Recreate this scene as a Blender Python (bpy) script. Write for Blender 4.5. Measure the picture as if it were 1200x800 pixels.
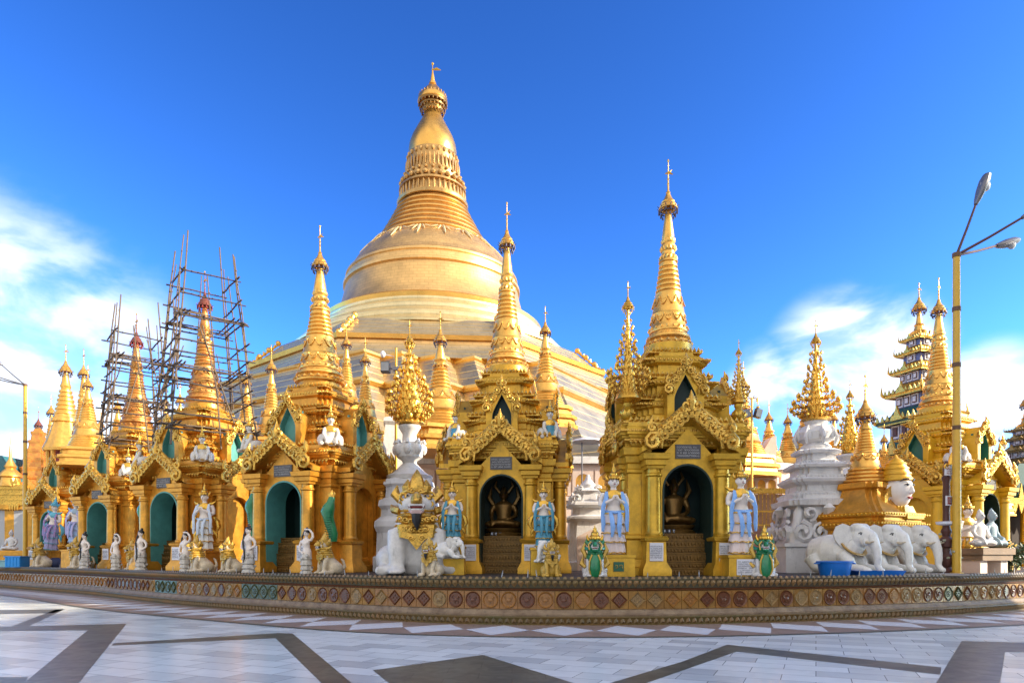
import bpy, bmesh, math, random
from mathutils import Vector, Matrix
R = math.radians; PI = math.pi
random.seed(7)
for o in list(bpy.data.objects): bpy.data.objects.remove(o)
S = bpy.context.scene; C = S.collection

# ------------------------------------------------------------------ camera
cam = bpy.data.cameras.new('camera'); co = bpy.data.objects.new('camera', cam); C.objects.link(co)
co.location = (0, 0, 1.6); co.rotation_euler = (R(90), 0, 0)
cam.sensor_width = 36; cam.lens = 24.0; cam.shift_y = 0.2108; cam.clip_end = 4000
S.camera = co
K = 800.0
def at(px, D): return (px-600.0)/K*D
def zz(py, D): return 1.6+(653.0-py)/K*D

# ------------------------------------------------------------------ sky, sun, exposure
SUN_AZ, SUN_EL = 77.0, 24.0           # degrees right of the viewing axis' reverse; height
S.view_settings.view_transform = 'Standard'; S.view_settings.look = 'None'
S.view_settings.exposure = 1.06; S.view_settings.gamma = 1; S.view_settings.use_curve_mapping = False
sx, sy = math.sin(R(SUN_AZ)), -math.cos(R(SUN_AZ))
sunv = Vector((sx*math.cos(R(SUN_EL)), sy*math.cos(R(SUN_EL)), math.sin(R(SUN_EL))))
sl = bpy.data.lights.new('sun', 'SUN'); sl.energy = 5.0; sl.angle = R(0.6); sl.color = (1.0, 0.86, 0.66)
so = bpy.data.objects.new('sun', sl); C.objects.link(so); so.location = (60, -10, 60)
so.rotation_euler = sunv.to_track_quat('Z', 'Y').to_euler()
W = bpy.data.worlds.new('World'); S.world = W; W.use_nodes = True
nt = W.node_tree; nt.nodes.clear()
def N(t, **k):
    n = nt.nodes.new(t)
    for a, b in k.items(): setattr(n, a, b)
    return n
def L(a, b): nt.links.new(a, b)
wo = N('ShaderNodeOutputWorld'); bg = N('ShaderNodeBackground'); L(bg.outputs[0], wo.inputs[0]); bg.inputs[1].default_value = 0.12
sky = N('ShaderNodeTexSky', sky_type='NISHITA', sun_disc=False)
sky.sun_elevation = R(SUN_EL); sky.sun_rotation = math.atan2(sunv.x, sunv.y)
sky.altitude = 0; sky.air_density = 1.0; sky.dust_density = 0.9; sky.ozone_density = 3.0
hs = N('ShaderNodeHueSaturation'); hs.inputs['Saturation'].default_value = 1.02; hs.inputs['Value'].default_value = 0.47
gmm = N('ShaderNodeGamma'); gmm.inputs[1].default_value = 1.75; L(sky.outputs[0], gmm.inputs[0]); L(gmm.outputs[0], hs.inputs['Color'])
tc = N('ShaderNodeTexCoord')
def vmath(op, a, b=None):
    n = N('ShaderNodeVectorMath', operation=op); L(a, n.inputs[0])
    if b is not None: n.inputs[1].default_value = b
    return n
def m2(op, a, b):
    n = N('ShaderNodeMath', operation=op)
    for i, q in enumerate((a, b)):
        if isinstance(q, (int, float)): n.inputs[i].default_value = q
        else: L(q, n.inputs[i])
    n.use_clamp = False
    return n.outputs[0]
def ramp(sock, lo, hi):
    n = N('ShaderNodeMapRange', interpolation_type='SMOOTHSTEP'); L(sock, n.inputs[0])
    n.inputs[1].default_value = lo; n.inputs[2].default_value = hi
    return n.outputs[0]
def dirv(px, py): return Vector(((px-600)/K, 1, (653-py)/K)).normalized()
sc = vmath('MULTIPLY', tc.outputs['Generated'], (1, 1, 2.2))
n1 = N('ShaderNodeTexNoise'); n1.inputs['Scale'].default_value = 6.5; n1.inputs['Detail'].default_value = 8; n1.inputs['Roughness'].default_value = 0.52; n1.inputs['Distortion'].default_value = 0.25
L(sc.outputs[0], n1.inputs['Vector'])
mask = None
for (px, py, rad, amp) in ((-25, 495, 0.34, 1.08), (1000, 440, 0.15, 1.1), (905, 455, 0.09, 0.8), (1160, 480, 0.11, .95), (110, 560, .24, 1.1), (1060, 570, .2, 0.9)):
    d = N('ShaderNodeVectorMath', operation='DISTANCE'); L(tc.outputs['Generated'], d.inputs[0]); d.inputs[1].default_value = dirv(px, py)
    q = m2('MULTIPLY', ramp(d.outputs['Value'], rad, rad*0.25), amp)
    mask = q if mask is None else m2('MAXIMUM', mask, q)
nz = ramp(n1.outputs['Fac'], 0.34, 0.66)
cl = m2('MULTIPLY', nz, mask); cl = m2('MULTIPLY', ramp(m2('ADD', cl, m2('MULTIPLY', mask, 0.42)), 0.12, 1.05), 0.92)
mx = N('ShaderNodeMix', data_type='RGBA'); L(cl, mx.inputs[0])
# deep polarised blue: tint by elevation-independent multiply, haze near the horizon comes from the sky model
tint = N('ShaderNodeMix', data_type='RGBA', blend_type='MULTIPLY'); tint.inputs[0].default_value = 1.0
L(hs.outputs[0], tint.inputs[6]); tint.inputs[7].default_value = (0.66, 0.98, 1.26, 1)
L(tint.outputs[2], mx.inputs[6]); mx.inputs[7].default_value = (5.6, 5.9, 6.4, 1)
# bright cloud bank added to the unseen sky behind the camera as neutral fill
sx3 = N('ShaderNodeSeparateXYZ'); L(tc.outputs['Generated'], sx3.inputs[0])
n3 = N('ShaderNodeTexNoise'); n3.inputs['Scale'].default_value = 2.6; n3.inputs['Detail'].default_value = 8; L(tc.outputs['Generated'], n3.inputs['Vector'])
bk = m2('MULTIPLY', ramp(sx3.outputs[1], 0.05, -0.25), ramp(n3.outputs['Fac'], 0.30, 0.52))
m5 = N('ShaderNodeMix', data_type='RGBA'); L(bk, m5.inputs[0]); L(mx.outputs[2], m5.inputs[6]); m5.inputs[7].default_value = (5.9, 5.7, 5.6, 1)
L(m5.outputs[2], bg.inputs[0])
S.cycles.max_bounces = 6

# ------------------------------------------------------------------ materials
MATS = {}
def mat(name, col, rough=0.5, metal=0.0, var=0.25, vscale=3.0, bump=0.0, bscale=30.0, col2=None, spec=0.5, dirt=0.0, coat=0.0, seams=None, streak=0.0):
    if name in MATS: return MATS[name]
    m = bpy.data.materials.new(name); m.use_nodes = True; t = m.node_tree; ns = t.nodes; lk = t.links.new
    b = ns['Principled BSDF']
    b.inputs['Roughness'].default_value = rough; b.inputs['Metallic'].default_value = metal
    b.inputs['Specular IOR Level'].default_value = spec; b.inputs['Coat Weight'].default_value = coat; b.inputs['Coat Roughness'].default_value = 0.2
    tcn = ns.new('ShaderNodeTexCoord'); gm = ns.new('ShaderNodeNewGeometry')
    pos = gm.outputs['Position']
    no = ns.new('ShaderNodeTexNoise'); no.inputs['Scale'].default_value = vscale; no.inputs['Detail'].default_value = 6; no.inputs['Roughness'].default_value = 0.65
    lk(pos, no.inputs['Vector'])
    mr = ns.new('ShaderNodeMapRange'); mr.inputs[1].default_value = 0.3; mr.inputs[2].default_value = 0.7; lk(no.outputs['Fac'], mr.inputs[0])
    mxx = ns.new('ShaderNodeMix'); mxx.data_type = 'RGBA'; lk(mr.outputs[0], mxx.inputs[0])
    c2 = col2 or tuple(c*(1-var) for c in col)
    mxx.inputs[6].default_value = (*c2, 1); mxx.inputs[7].default_value = (*col, 1)
    out = mxx.outputs[2]
    if dirt > 0 or streak > 0:
        n2 = ns.new('ShaderNodeTexNoise'); n2.inputs['Scale'].default_value = 5.0; n2.inputs['Detail'].default_value = 8; n2.inputs['Roughness'].default_value = 0.75
        mp = ns.new('ShaderNodeMapping'); mp.inputs['Scale'].default_value = (1.3, 1.3, 0.25 if streak else 1.0); lk(pos, mp.inputs['Vector']); lk(mp.outputs[0], n2.inputs['Vector'])
        r2 = ns.new('ShaderNodeMapRange'); r2.inputs[1].default_value = 0.56; r2.inputs[2].default_value = 0.72; r2.inputs[4].default_value = max(dirt, streak); lk(n2.outputs['Fac'], r2.inputs[0])
        m3 = ns.new('ShaderNodeMix'); m3.data_type = 'RGBA'; lk(r2.outputs[0], m3.inputs[0]); lk(out, m3.inputs[6]); m3.inputs[7].default_value = (0.05, 0.04, 0.03, 1)
        out = m3.outputs[2]
    bump_in = None
    if seams:
        br = ns.new('ShaderNodeTexBrick'); br.inputs['Scale'].default_value = 1.0
        br.inputs['Brick Width'].default_value = seams[0]; br.inputs['Row Height'].default_value = seams[1]; br.inputs['Mortar Size'].default_value = seams[2]
        br.inputs['Color1'].default_value = (1, 1, 1, 1); br.inputs['Color2'].default_value = (0.78, 0.78, 0.78, 1); br.inputs['Mortar'].default_value = (0.5, 0.45, 0.4, 1)
        sp = ns.new('ShaderNodeSeparateXYZ'); lk(tcn.outputs['Object'], sp.inputs[0])
        at2 = ns.new('ShaderNodeMath'); at2.operation = 'ARCTAN2'; lk(sp.outputs[0], at2.inputs[0]); lk(sp.outputs[1], at2.inputs[1])
        ml = ns.new('ShaderNodeMath'); ml.operation = 'MULTIPLY'; ml.inputs[1].default_value = seams[3]; lk(at2.outputs[0], ml.inputs[0])
        cb = ns.new('ShaderNodeCombineXYZ'); lk(ml.outputs[0], cb.inputs[0]); lk(sp.outputs[2], cb.inputs[1])
        lk(cb.outputs[0], br.inputs['Vector'])
        m4 = ns.new('ShaderNodeMix'); m4.data_type = 'RGBA'; m4.blend_type = 'MULTIPLY'; m4.inputs[0].default_value = seams[4]; lk(out, m4.inputs[6]); lk(br.outputs['Color'], m4.inputs[7])
        out = m4.outputs[2]
    lk(out, b.inputs['Base Color'])
    # roughness breakup
    rr = ns.new('ShaderNodeMapRange'); rr.inputs[3].default_value = max(0, rough-0.10); rr.inputs[4].default_value = min(1, rough+0.12); lk(no.outputs['Fac'], rr.inputs[0]); lk(rr.outputs[0], b.inputs['Roughness'])
    if bump > 0:
        nb = ns.new('ShaderNodeTexNoise'); nb.inputs['Scale'].default_value = bscale; nb.inputs['Detail'].default_value = 4; lk(pos, nb.inputs['Vector'])
        bp = ns.new('ShaderNodeBump'); bp.inputs['Strength'].default_value = bump; bp.inputs['Distance'].default_value = 0.02; lk(nb.outputs['Fac'], bp.inputs['Height']); lk(bp.outputs[0], b.inputs['Normal'])
    MATS[name] = m; return m

GOLDO = mat('orange gold paint', (0.76, 0.36, 0.04), 0.34, 0.5, 0.45, 3.5, 0.2, 22, dirt=0.5, streak=0.35)
GOLDY = mat('yellow gold paint', (0.70, 0.41, 0.035), 0.34, 0.5, 0.45, 3.5, 0.2, 22, dirt=0.55, streak=0.35)
GOLDL = mat('gilded stucco', (0.86, 0.47, 0.10), 0.33, 0.75, 0.3, 4, 0.25, 40, dirt=0.25)
GOLDC = mat('carved gold', (0.80, 0.47, 0.08), 0.28, 0.7, 0.5, 9, 0.6, 30, dirt=0.7)
GOLDT = mat('gilt leaves', (0.80, 0.46, 0.07), 0.26, 0.8, 0.35, 7, 0.1, 60)
GOLDR = mat('worn red gold', (0.52, 0.17, 0.055), 0.36, 0.6, 0.5, 4, 0.3, 40, col2=(0.66, 0.36, 0.07), dirt=0.4)
GOLDM = mat('stupa gold plates', (0.84, 0.52, 0.19), 0.38, 0.7, 0.25, 0.35, 0.08, 4, seams=(1.1, 0.55, 0.03, 14.0, 0.55))
GOLDS = mat('stupa gold leaf', (0.80, 0.44, 0.10), 0.28, 0.85, 0.25, 0.5, 0.15, 6)
PLATE = mat('pale terrace plates', (0.84, 0.66, 0.34), 0.32, 0.78, 0.22, 0.35, 0.06, 3, seams=(1.6, 0.8, 0.03, 40.0, 0.5))
WHITE = mat('old whitewash', (0.70, 0.69, 0.68), 0.65, 0, 0.25, 2, 0.3, 25, dirt=0.6, streak=0.6)
WHITEP = mat('white statue paint', (0.68, 0.65, 0.60), 0.45, 0, 0.25, 7, 0.2, 40, dirt=0.5, streak=.4)
CREAM = mat('cream statue paint', (0.70, 0.57, 0.38), 0.5, 0, 0.35, 9, 0.2, 40, dirt=0.5)
PINKW = mat('pink white plaster', (0.78, 0.62, 0.52), 0.7, 0, 0.15, 1.5, 0.2, 15, dirt=0.25)
ELEPH = mat('white elephant plaster', (0.80, 0.77, 0.70), 0.5, 0, 0.22, 4, 0.45, 30, dirt=0.5, streak=0.45)
YEL = mat('yellow mane paint', (0.66, 0.40, 0.06), 0.4, 0.2, 0.35, 10, 0.2, 40, dirt=0.3)
SKIN = mat('pale statue skin', (0.76, 0.66, 0.56), 0.45, 0, 0.1, 8)
BLUEC = mat('light blue sash paint', (0.22, 0.42, 0.78), 0.45, 0, 0.25, 9)
TURQ = mat('turquoise robe paint', (0.07, 0.30, 0.42), 0.4, 0, 0.35, 9)
LILAC = mat('lilac robe paint', (0.40, 0.38, 0.62), 0.5, 0, 0.3, 9)
GREEN = mat('bright green paint', (0.01, 0.22, 0.075), 0.3, 0, 0.4, 10, coat=0.3)
TEAL = mat('teal niche paint', (0.10, 0.34, 0.30), 0.55, 0, 0.3, 3, 0.1, 20, streak=.3)
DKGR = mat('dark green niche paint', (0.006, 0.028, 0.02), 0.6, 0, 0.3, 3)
BLACK = mat('black paint', (0.015, 0.014, 0.014), 0.45, 0, 0.2, 5)
RED = mat('dark red paint', (0.30, 0.03, 0.025), 0.5, 0, 0.3, 5)
REDH = mat('faded red umbrella', (0.24, 0.075, 0.05), 0.5, 0.2, 0.4, 9)
BAMB = mat('weathered bamboo', (0.17, 0.115, 0.07), 0.75, 0, 0.5, 6)
JEWEL = mat('dark jewelled bells', (0.10, 0.075, 0.10), 0.35, 0.4, 0.5, 20)
BAMB2 = mat('dark tied bamboo', (0.075, 0.05, 0.036), 0.75, 0, 0.5, 6)
BRONZE = mat('dark bronze', (0.28, 0.15, 0.04), 0.4, 0.7, 0.4, 8, 0.2, 30)
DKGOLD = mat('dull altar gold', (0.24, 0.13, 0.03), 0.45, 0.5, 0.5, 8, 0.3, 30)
GREY = mat('grey metal', (0.16, 0.16, 0.18), 0.4, 0.4, 0.2, 8)
STONE = mat('grey plaque stone', (0.09, 0.088, 0.092), 0.5, 0, 0.3, 20)
PAPER = mat('white notice', (0.70, 0.70, 0.74), 0.6, 0, 0.08, 9)
INK = mat('notice ink', (0.10, 0.10, 0.14), 0.6)
LETT = mat('pale lettering', (0.62, 0.62, 0.62), 0.6)
POSTY = mat('yellow lamp post paint', (0.62, 0.36, 0.03), 0.38, 0.1, 0.2, 5, dirt=0.3)
BLUE = mat('blue plastic', (0.008, 0.16, 0.60), 0.35, 0, 0.15, 5)
TERR = mat('glazed terracotta', (0.15, 0.075, 0.02), 0.55, 0, 0.5, 1.2, 0.35, 35, spec=.25, col2=(0.10, 0.085, 0.03), dirt=0.7)
TERP = mat('ochre glazed panel', (0.36, 0.185, 0.038), 0.5, 0, 0.4, 1.6, 0.3, 30, spec=.3, col2=(0.17, 0.085, 0.022), dirt=0.8)
TERD = mat('dark glazed leaf band', (0.065, 0.032, 0.011), 0.55, 0, 0.5, 0.9, 0.3, 40, col2=(0.08, 0.075, 0.03), dirt=0.5)
MED1 = mat('red brown glaze', (0.15, 0.05, 0.017), 0.3, 0, 0.4, 14, 0.2, 60, dirt=0.3)
MED2 = mat('green glaze', (0.07, 0.085, 0.03), 0.3, 0, 0.4, 14, 0.2, 60, dirt=0.3)
MED3 = mat('amber glaze', (0.34, 0.15, 0.03), 0.3, 0, 0.4, 14, 0.2, 60, dirt=0.4)
MED4 = mat('pale worn glaze', (0.32, 0.20, 0.075), 0.45, 0, 0.4, 14, 0.2, 60, dirt=0.6)
ASHY = mat('lime crusted ledge', (0.30, 0.215, 0.13), 0.7, 0, 0.5, 3.5, 0.4, 30, col2=(0.13, 0.08, 0.045), dirt=0.8)
ROOFG = mat('dark green roof', (0.015, 0.085, 0.075), 0.5, 0, 0.3, 3)
BROWN = mat('brown timber', (0.10, 0.035, 0.025), 0.55, 0, 0.3, 6)
LEAF = mat('shrub leaves', (0.06, 0.10, 0.03), 0.5, 0, 0.5, 12)

# ------------------------------------------------------------------ mesh builder
class MB:
    def __init__(s): s.v = []; s.f = []; s.M = Matrix.Identity(4)
    def add(s, vs, fs):
        o = len(s.v); M = s.M
        s.v.extend([tuple(M @ Vector(p)) for p in vs]); s.f.extend([tuple(i+o for i in f) for f in fs]); return s
    def box(s, x0, x1, y0, y1, z0, z1):
        return s.add([(x0,y0,z0),(x1,y0,z0),(x1,y1,z0),(x0,y1,z0),(x0,y0,z1),(x1,y0,z1),(x1,y1,z1),(x0,y1,z1)],
                     [(0,3,2,1),(4,5,6,7),(0,1,5,4),(1,2,6,5),(2,3,7,6),(3,0,4,7)])
    def loft(s, rings, cap=True):
        n = len(rings[0]); vs = [p for r in rings for p in r]; fs = []
        for k in range(len(rings)-1):
            for i in range(n):
                j = (i+1) % n; fs.append((k*n+i, k*n+j, (k+1)*n+j, (k+1)*n+i))
        if cap:
            fs.append(tuple(range(n))[::-1]); fs.append(tuple(range((len(rings)-1)*n, len(rings)*n)))
        return s.add(vs, fs)
    def lathe(s, prof, n=32, c=(0,0), fn=None, cap=True):
        rings = []
        for z, r in prof:
            ring = []
            for i in range(n):
                a = 2*PI*i/n; q = r*(fn(a, z) if fn else 1)
                ring.append((c[0]+q*math.cos(a), c[1]+q*math.sin(a), z))
            rings.append(ring)
        return s.loft(rings, cap)
    def levels(s, polyf, lv):
        return s.loft([[(x, y, z) for x, y in polyf(h)] for z, h in lv])
    def prism(s, poly, z0, z1):
        return s.loft([[(x, y, z0) for x, y in poly], [(x, y, z1) for x, y in poly]])
    def slab(s, out, y0, y1):
        return s.loft([[(x, y0, z) for x, z in out], [(x, y1, z) for x, z in out]])
    def tube(s, pts, rad, n=6, flat=1.0):
        pts = [Vector(p) for p in pts]; rings = []
        if not isinstance(rad, (list, tuple)): rad = [rad]*len(pts)
        pu = None
        for i, p in enumerate(pts):
            d = (pts[min(i+1, len(pts)-1)]-pts[max(i-1, 0)]).normalized()
            if pu is None:
                u = d.cross(Vector((0, 1, 0)))
                if u.length < 0.2: u = d.cross(Vector((1, 0, 0)))
            else: u = pu-d*pu.dot(d)
            u.normalize(); w = d.cross(u); pu = u
            rings.append([tuple(p+(u*math.cos(2*PI*k/n)+w*math.sin(2*PI*k/n)*flat)*rad[i]) for k in range(n)])
        return s.loft(rings)
    def ell(s, c, r, n=12, m=8):
        rings = []
        for j in range(1, m):
            t = PI*j/m-PI/2
            rings.append([(c[0]+r[0]*math.cos(t)*math.cos(2*PI*i/n), c[1]+r[1]*math.cos(t)*math.sin(2*PI*i/n), c[2]+r[2]*math.sin(t)) for i in range(n)])
        return s.loft(rings)
    def oval(s, secs, n=14):      # secs: z, cx, cy, rx, ry
        return s.loft([[(cx+rx*math.cos(2*PI*i/n), cy+ry*math.sin(2*PI*i/n), z) for i in range(n)] for z, cx, cy, rx, ry in secs])
    def scroll(s, cx, cz, r, y, a0=0, sg=1, turns=1.4, tr=0.2, seg=5):
        pts = []; rd = []; k = 13
        for i in range(k):
            t = i/(k-1); a = a0+sg*turns*2*PI*t; q = r*(1-0.86*t)
            pts.append((cx+q*math.cos(a), y-r*tr*0.8*t, cz+q*math.sin(a))); rd.append(r*tr*(0.75+0.5*t))
        return s.tube(pts, rd, seg)
    def mesh(s, name, m, ang=38):
        me = bpy.data.meshes.new(name); me.from_pydata(s.v, [], s.f)
        b = bmesh.new(); b.from_mesh(me); bmesh.ops.recalc_face_normals(b, faces=b.faces); b.to_mesh(me); b.free()
        if m: me.materials.append(m)
        for p in me.polygons: p.use_smooth = True
        me.set_sharp_from_angle(angle=R(ang))
        return me
    def build(s, name, m, parent=None, loc=None, rot=None, ang=38, remesh=0, kind=None):
        me = s.mesh(name, m, ang)
        if remesh:
            me = remeshed(me, remesh, m)
        o = bpy.data.objects.new(name, me); C.objects.link(o)
        if parent: o.parent = parent
        if loc: o.location = loc
        if rot: o.rotation_euler = rot
        if kind: o['kind'] = kind
        return o
def remeshed(me, vox, m):
    t = bpy.data.objects.new('tmp', me); C.objects.link(t)
    md = t.modifiers.new('r', 'REMESH'); md.mode = 'VOXEL'; md.voxel_size = vox
    sm = t.modifiers.new('s', 'SMOOTH'); sm.factor = 0.5; sm.iterations = 3
    dg = bpy.context.evaluated_depsgraph_get(); dg.update()
    r = bpy.data.meshes.new_from_object(t.evaluated_get(dg))
    bpy.data.objects.remove(t)
    r.materials.clear(); r.materials.append(m)
    for p in r.polygons: p.use_smooth = True; p.material_index = 0
    return r
def thing(name, label, cat, loc=(0,0,0), rz=0, group=None, sc=None):
    o = bpy.data.objects.new(name, None); C.objects.link(o); o.empty_display_size = 0.3
    o.location = loc; o.rotation_euler = (0, 0, R(rz)); o['label'] = label; o['category'] = cat
    if group: o['group'] = group
    if sc: o.scale = sc if isinstance(sc, tuple) else (sc, sc, sc)
    return o
def tag(o, label, cat, group=None):
    o['label'] = label; o['category'] = cat
    if group: o['group'] = group
    return o
def kids(o): return [c for c in bpy.data.objects if c.parent == o]
def dup(root, label, loc, rz, sc=None, group=None):
    def cp(o, par):
        c = o.copy(); C.objects.link(c); c.parent = par
        for k in kids(o): cp(k, c)
        return c
    r = cp(root, None); r.location = loc; r.rotation_euler = (0, 0, R(rz)); r['label'] = label
    if sc: r.scale = sc if isinstance(sc, tuple) else (sc, sc, sc)
    if group: r['group'] = group
    return r
def struct(name, mb, m, ang=38):
    o = mb.build(name, m, ang=ang); o['kind'] = 'structure'; return o
def TM(x=0, y=0, z=0, rz=0, s=1): return Matrix.Translation((x, y, z)) @ Matrix.Rotation(R(rz), 4, 'Z') @ Matrix.Diagonal((s, s, s, 1))
def redent(h, n=2, s=0.12):
    q = []
    c = [(h, h-n*s)]
    for i in range(1, n+1): c += [(h-i*s, h-(n-i+1)*s), (h-i*s, h-(n-i)*s)]
    for k in range(4):
        ca, sa = [(1,0),(0,1),(-1,0),(0,-1)][k]
        q += [(x*ca-y*sa, x*sa+y*ca) for x, y in c]
    return q
# ------------------------------------------------------------------ ground, plaza floor
T = 1.12                                   # terrace level behind the low wall
g = MB(); g.add([(-900,-900,-0.02),(900,-900,-0.02),(900,900,-0.02),(-900,900,-0.02)], [(0,1,2,3)])
struct('ground', g, mat('dusty ground', (0.30, 0.27, 0.23), 0.9, 0, 0.3, 0.05))
def floor_mat(name, c1, c2, bw, bh, rot, rough, vein=0.25):
    m = bpy.data.materials.new(name); m.use_nodes = True; t = m.node_tree; ns = t.nodes; lk = t.links.new; b = ns['Principled BSDF']
    gm = ns.new('ShaderNodeNewGeometry'); mp = ns.new('ShaderNodeMapping'); mp.inputs['Rotation'].default_value = (0, 0, R(rot)); lk(gm.outputs['Position'], mp.inputs['Vector'])
    br = ns.new('ShaderNodeTexBrick'); br.inputs['Scale'].default_value = 1.0; br.inputs['Brick Width'].default_value = bw; br.inputs['Row Height'].default_value = bh
    br.inputs['Mortar Size'].default_value = 0.007; br.inputs['Color1'].default_value = (*c1, 1); br.inputs['Color2'].default_value = (*c2, 1); br.inputs['Mortar'].default_value = (*[c*0.6 for c in c2], 1)
    br.inputs['Bias'].default_value = -0.25
    lk(mp.outputs[0], br.inputs['Vector'])
    no = ns.new('ShaderNodeTexNoise'); no.inputs['Scale'].default_value = 3.2; no.inputs['Detail'].default_value = 9; no.inputs['Distortion'].default_value = 1.2; lk(gm.outputs['Position'], no.inputs['Vector'])
    mr = ns.new('ShaderNodeMapRange'); mr.inputs[1].default_value = 0.35; mr.inputs[2].default_value = 0.7; mr.inputs[3].default_value = 1.0; mr.inputs[4].default_value = 1-vein; lk(no.outputs['Fac'], mr.inputs[0])
    mx = ns.new('ShaderNodeMix'); mx.data_type = 'RGBA'; mx.blend_type = 'MULTIPLY'; mx.inputs[0].default_value = 1; lk(br.outputs['Color'], mx.inputs[6]); lk(mr.outputs[0], mx.inputs[7])
    ng = ns.new('ShaderNodeTexNoise'); ng.inputs['Scale'].default_value = 0.55; ng.inputs['Detail'].default_value = 10; ng.inputs['Roughness'].default_value = 0.7; lk(gm.outputs['Position'], ng.inputs['Vector'])
    rg = ns.new('ShaderNodeMapRange'); rg.inputs[1].default_value = 0.5; rg.inputs[2].default_value = 0.72; rg.inputs[4].default_value = 0.22; lk(ng.outputs['Fac'], rg.inputs[0])
    ms_ = ns.new('ShaderNodeMix'); ms_.data_type = 'RGBA'; lk(rg.outputs[0], ms_.inputs[0]); lk(mx.outputs[2], ms_.inputs[6]); ms_.inputs[7].default_value = (*[c*f for c, f in zip(c1, (.62,.56,.50))], 1)
    lk(ms_.outputs[2], b.inputs['Base Color'])
    rr = ns.new('ShaderNodeMapRange'); rr.inputs[3].default_value = rough-0.06; rr.inputs[4].default_value = rough+0.10; lk(no.outputs['Fac'], rr.inputs[0]); lk(rr.outputs[0], b.inputs['Roughness'])
    bp = ns.new('ShaderNodeBump'); bp.inputs['Strength'].default_value = 0.15; bp.inputs['Distance'].default_value = 0.004; lk(br.outputs['Fac'], bp.inputs['Height']); bp.invert = True; lk(bp.outputs[0], b.inputs['Normal'])
    return m
MARB = floor_mat('white marble tiles', (0.85, 0.89, 0.84), (0.45, 0.49, 0.49), 0.85, 0.48, 24, 0.20, 0.16)
OLIV = floor_mat('olive grey tiles', (0.115, 0.118, 0.088), (0.07, 0.074, 0.06), 0.9, 0.45, 0, 0.32, 0.35)
g = MB(); g.add([(-75,-40,0),(75,-40,0),(75,60,0),(-75,60,0)], [(0,1,2,3)]); struct('plaza_floor', g, MARB)
def unp(px, py):
    D = 1.6*K/(py-653); return ((px-600)/K*D, D)
bands = [
 [(-120,716),(0,714.7),(76,713.6),(33,733.5),(-120,735)],
 [(0,715.8),(66,714.8),(24,733.2),(0,733.4)],
]
def sheet(polys, z):
    q = MB()
    for p in polys: q.add([(*unp(x, y), z) for x, y in p], [tuple(range(len(p)))])
    return q
FB = [
 [(-140,715.5),(0,714.4),(76,713.4),(63,718.0),(0,719.0),(-140,720)],
 [(76,713.4),(66,713.6),(13,733.8),(33,733.3)],
 [(-140,735),(13,733.8),(33,733.3),(148,730.6),(103,738),(-140,740)],
 [(148,730.6),(92,800),(60,850),(-60,850),(28,800),(103,738)],
 [(33,793),(28,800),(-140,800),(-140,793)],
 [(133,753.3),(327,741.4),(343,742),(323,747.2),(131,755.8)],
 [(343,742),(323,747.2),(377,800),(420,850),(470,850),(412,800)],
 [(437,785),(566,767),(672,800),(760,828),(760,850),(520,850)],
 [(715,800),(800,774.8),(852,755),(863,763),(800,785),(757,800),(640,850),(560,850)],
 [(852,755),(1103,781.6),(1102,790),(863,763)],
 [(1127,750.8),(1340,756),(1340,769),(1178,763),(1172,800),(1165,850),(1060,850),(1097,800)],
]
struct('floor_band', sheet(FB, 0.004), OLIV)
# ------------------------------------------------------------------ low curved terrace wall
CTRL = [(-62,64.5),(-44,50),(-27.4,36.6),(-18.6,29.8),(-11.65,23.5),(-5.7,19.15),(-2.1,16.95),(.8,16.3),(4.1,16.5),(7.9,17.45),(11.9,19.0),(16,21.3),(24,26.4),(40,37)]
def crom(P, step=0.12):
    out = []
    for i in range(len(P)-1):
        p0 = Vector(P[max(i-1,0)]); p1 = Vector(P[i]); p2 = Vector(P[i+1]); p3 = Vector(P[min(i+2,len(P)-1)])
        n = max(2, int((p2-p1).length/step))
        for k in range(n):
            t = k/n
            out.append(0.5*((2*p1)+(p2-p0)*t+(2*p0-5*p1+4*p2-p3)*t*t+(3*p1-p0-3*p2+p3)*t**3))
    out.append(Vector(P[-1])); return out
PATH = crom(CTRL); CUM = [0]
for a, b in zip(PATH, PATH[1:]): CUM.append(CUM[-1]+(b-a).length)
def along(s):
    import bisect
    i = min(max(bisect.bisect_right(CUM, s)-1, 0), len(PATH)-2)
    t = (s-CUM[i])/(CUM[i+1]-CUM[i]); p = PATH[i].lerp(PATH[i+1], t)
    d = (PATH[min(i+3, len(PATH)-1)]-PATH[max(i-2, 0)]).normalized()
    return p, d, Vector((d.y, -d.x))       # point, tangent, outward normal (towards the plaza)
SMID = min(range(len(PATH)), key=lambda i: (PATH[i]-Vector((.8,16.3))).length); SMID = CUM[SMID]
def sweep(prof, s0, s1, step=0.25):
    q = MB(); n = int((s1-s0)/step); rings = []
    for i in range(n+1):
        p, d, nn = along(s0+(s1-s0)*i/n)
        rings.append([(p.x+nn.x*o, p.y+nn.y*o, z) for o, z in prof])
    return q.loft(rings)
S0, S1 = 6, CUM[-1]-2
wl = thing('terrace_wall', 'low curved glazed terracotta wall round the pagoda terrace with a frieze of medallion tiles', 'wall', (0.8, 16.3, 0))
def wpart(name, q, m, par=None, kind=None):
    o = q.build(name, m); par = par or wl; o.parent = par; o.matrix_parent_inverse = wl.matrix_world.inverted() if False else Matrix.Translation(-wl.location)
    if kind: o['kind'] = kind
    return o
wpart('core', sweep([(-0.35,0),(0.0,0),(0.0,1.10),(-0.35,1.10)], S0, S1), TERP)
wpart('base_moulding', sweep([(0.002,0),(0.17,0),(0.17,.03),(0.14,.05),(0.15,.15),(0.17,.18),(0.16,.205),(0.002,.205)], S0, S1), TERR)
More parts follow.
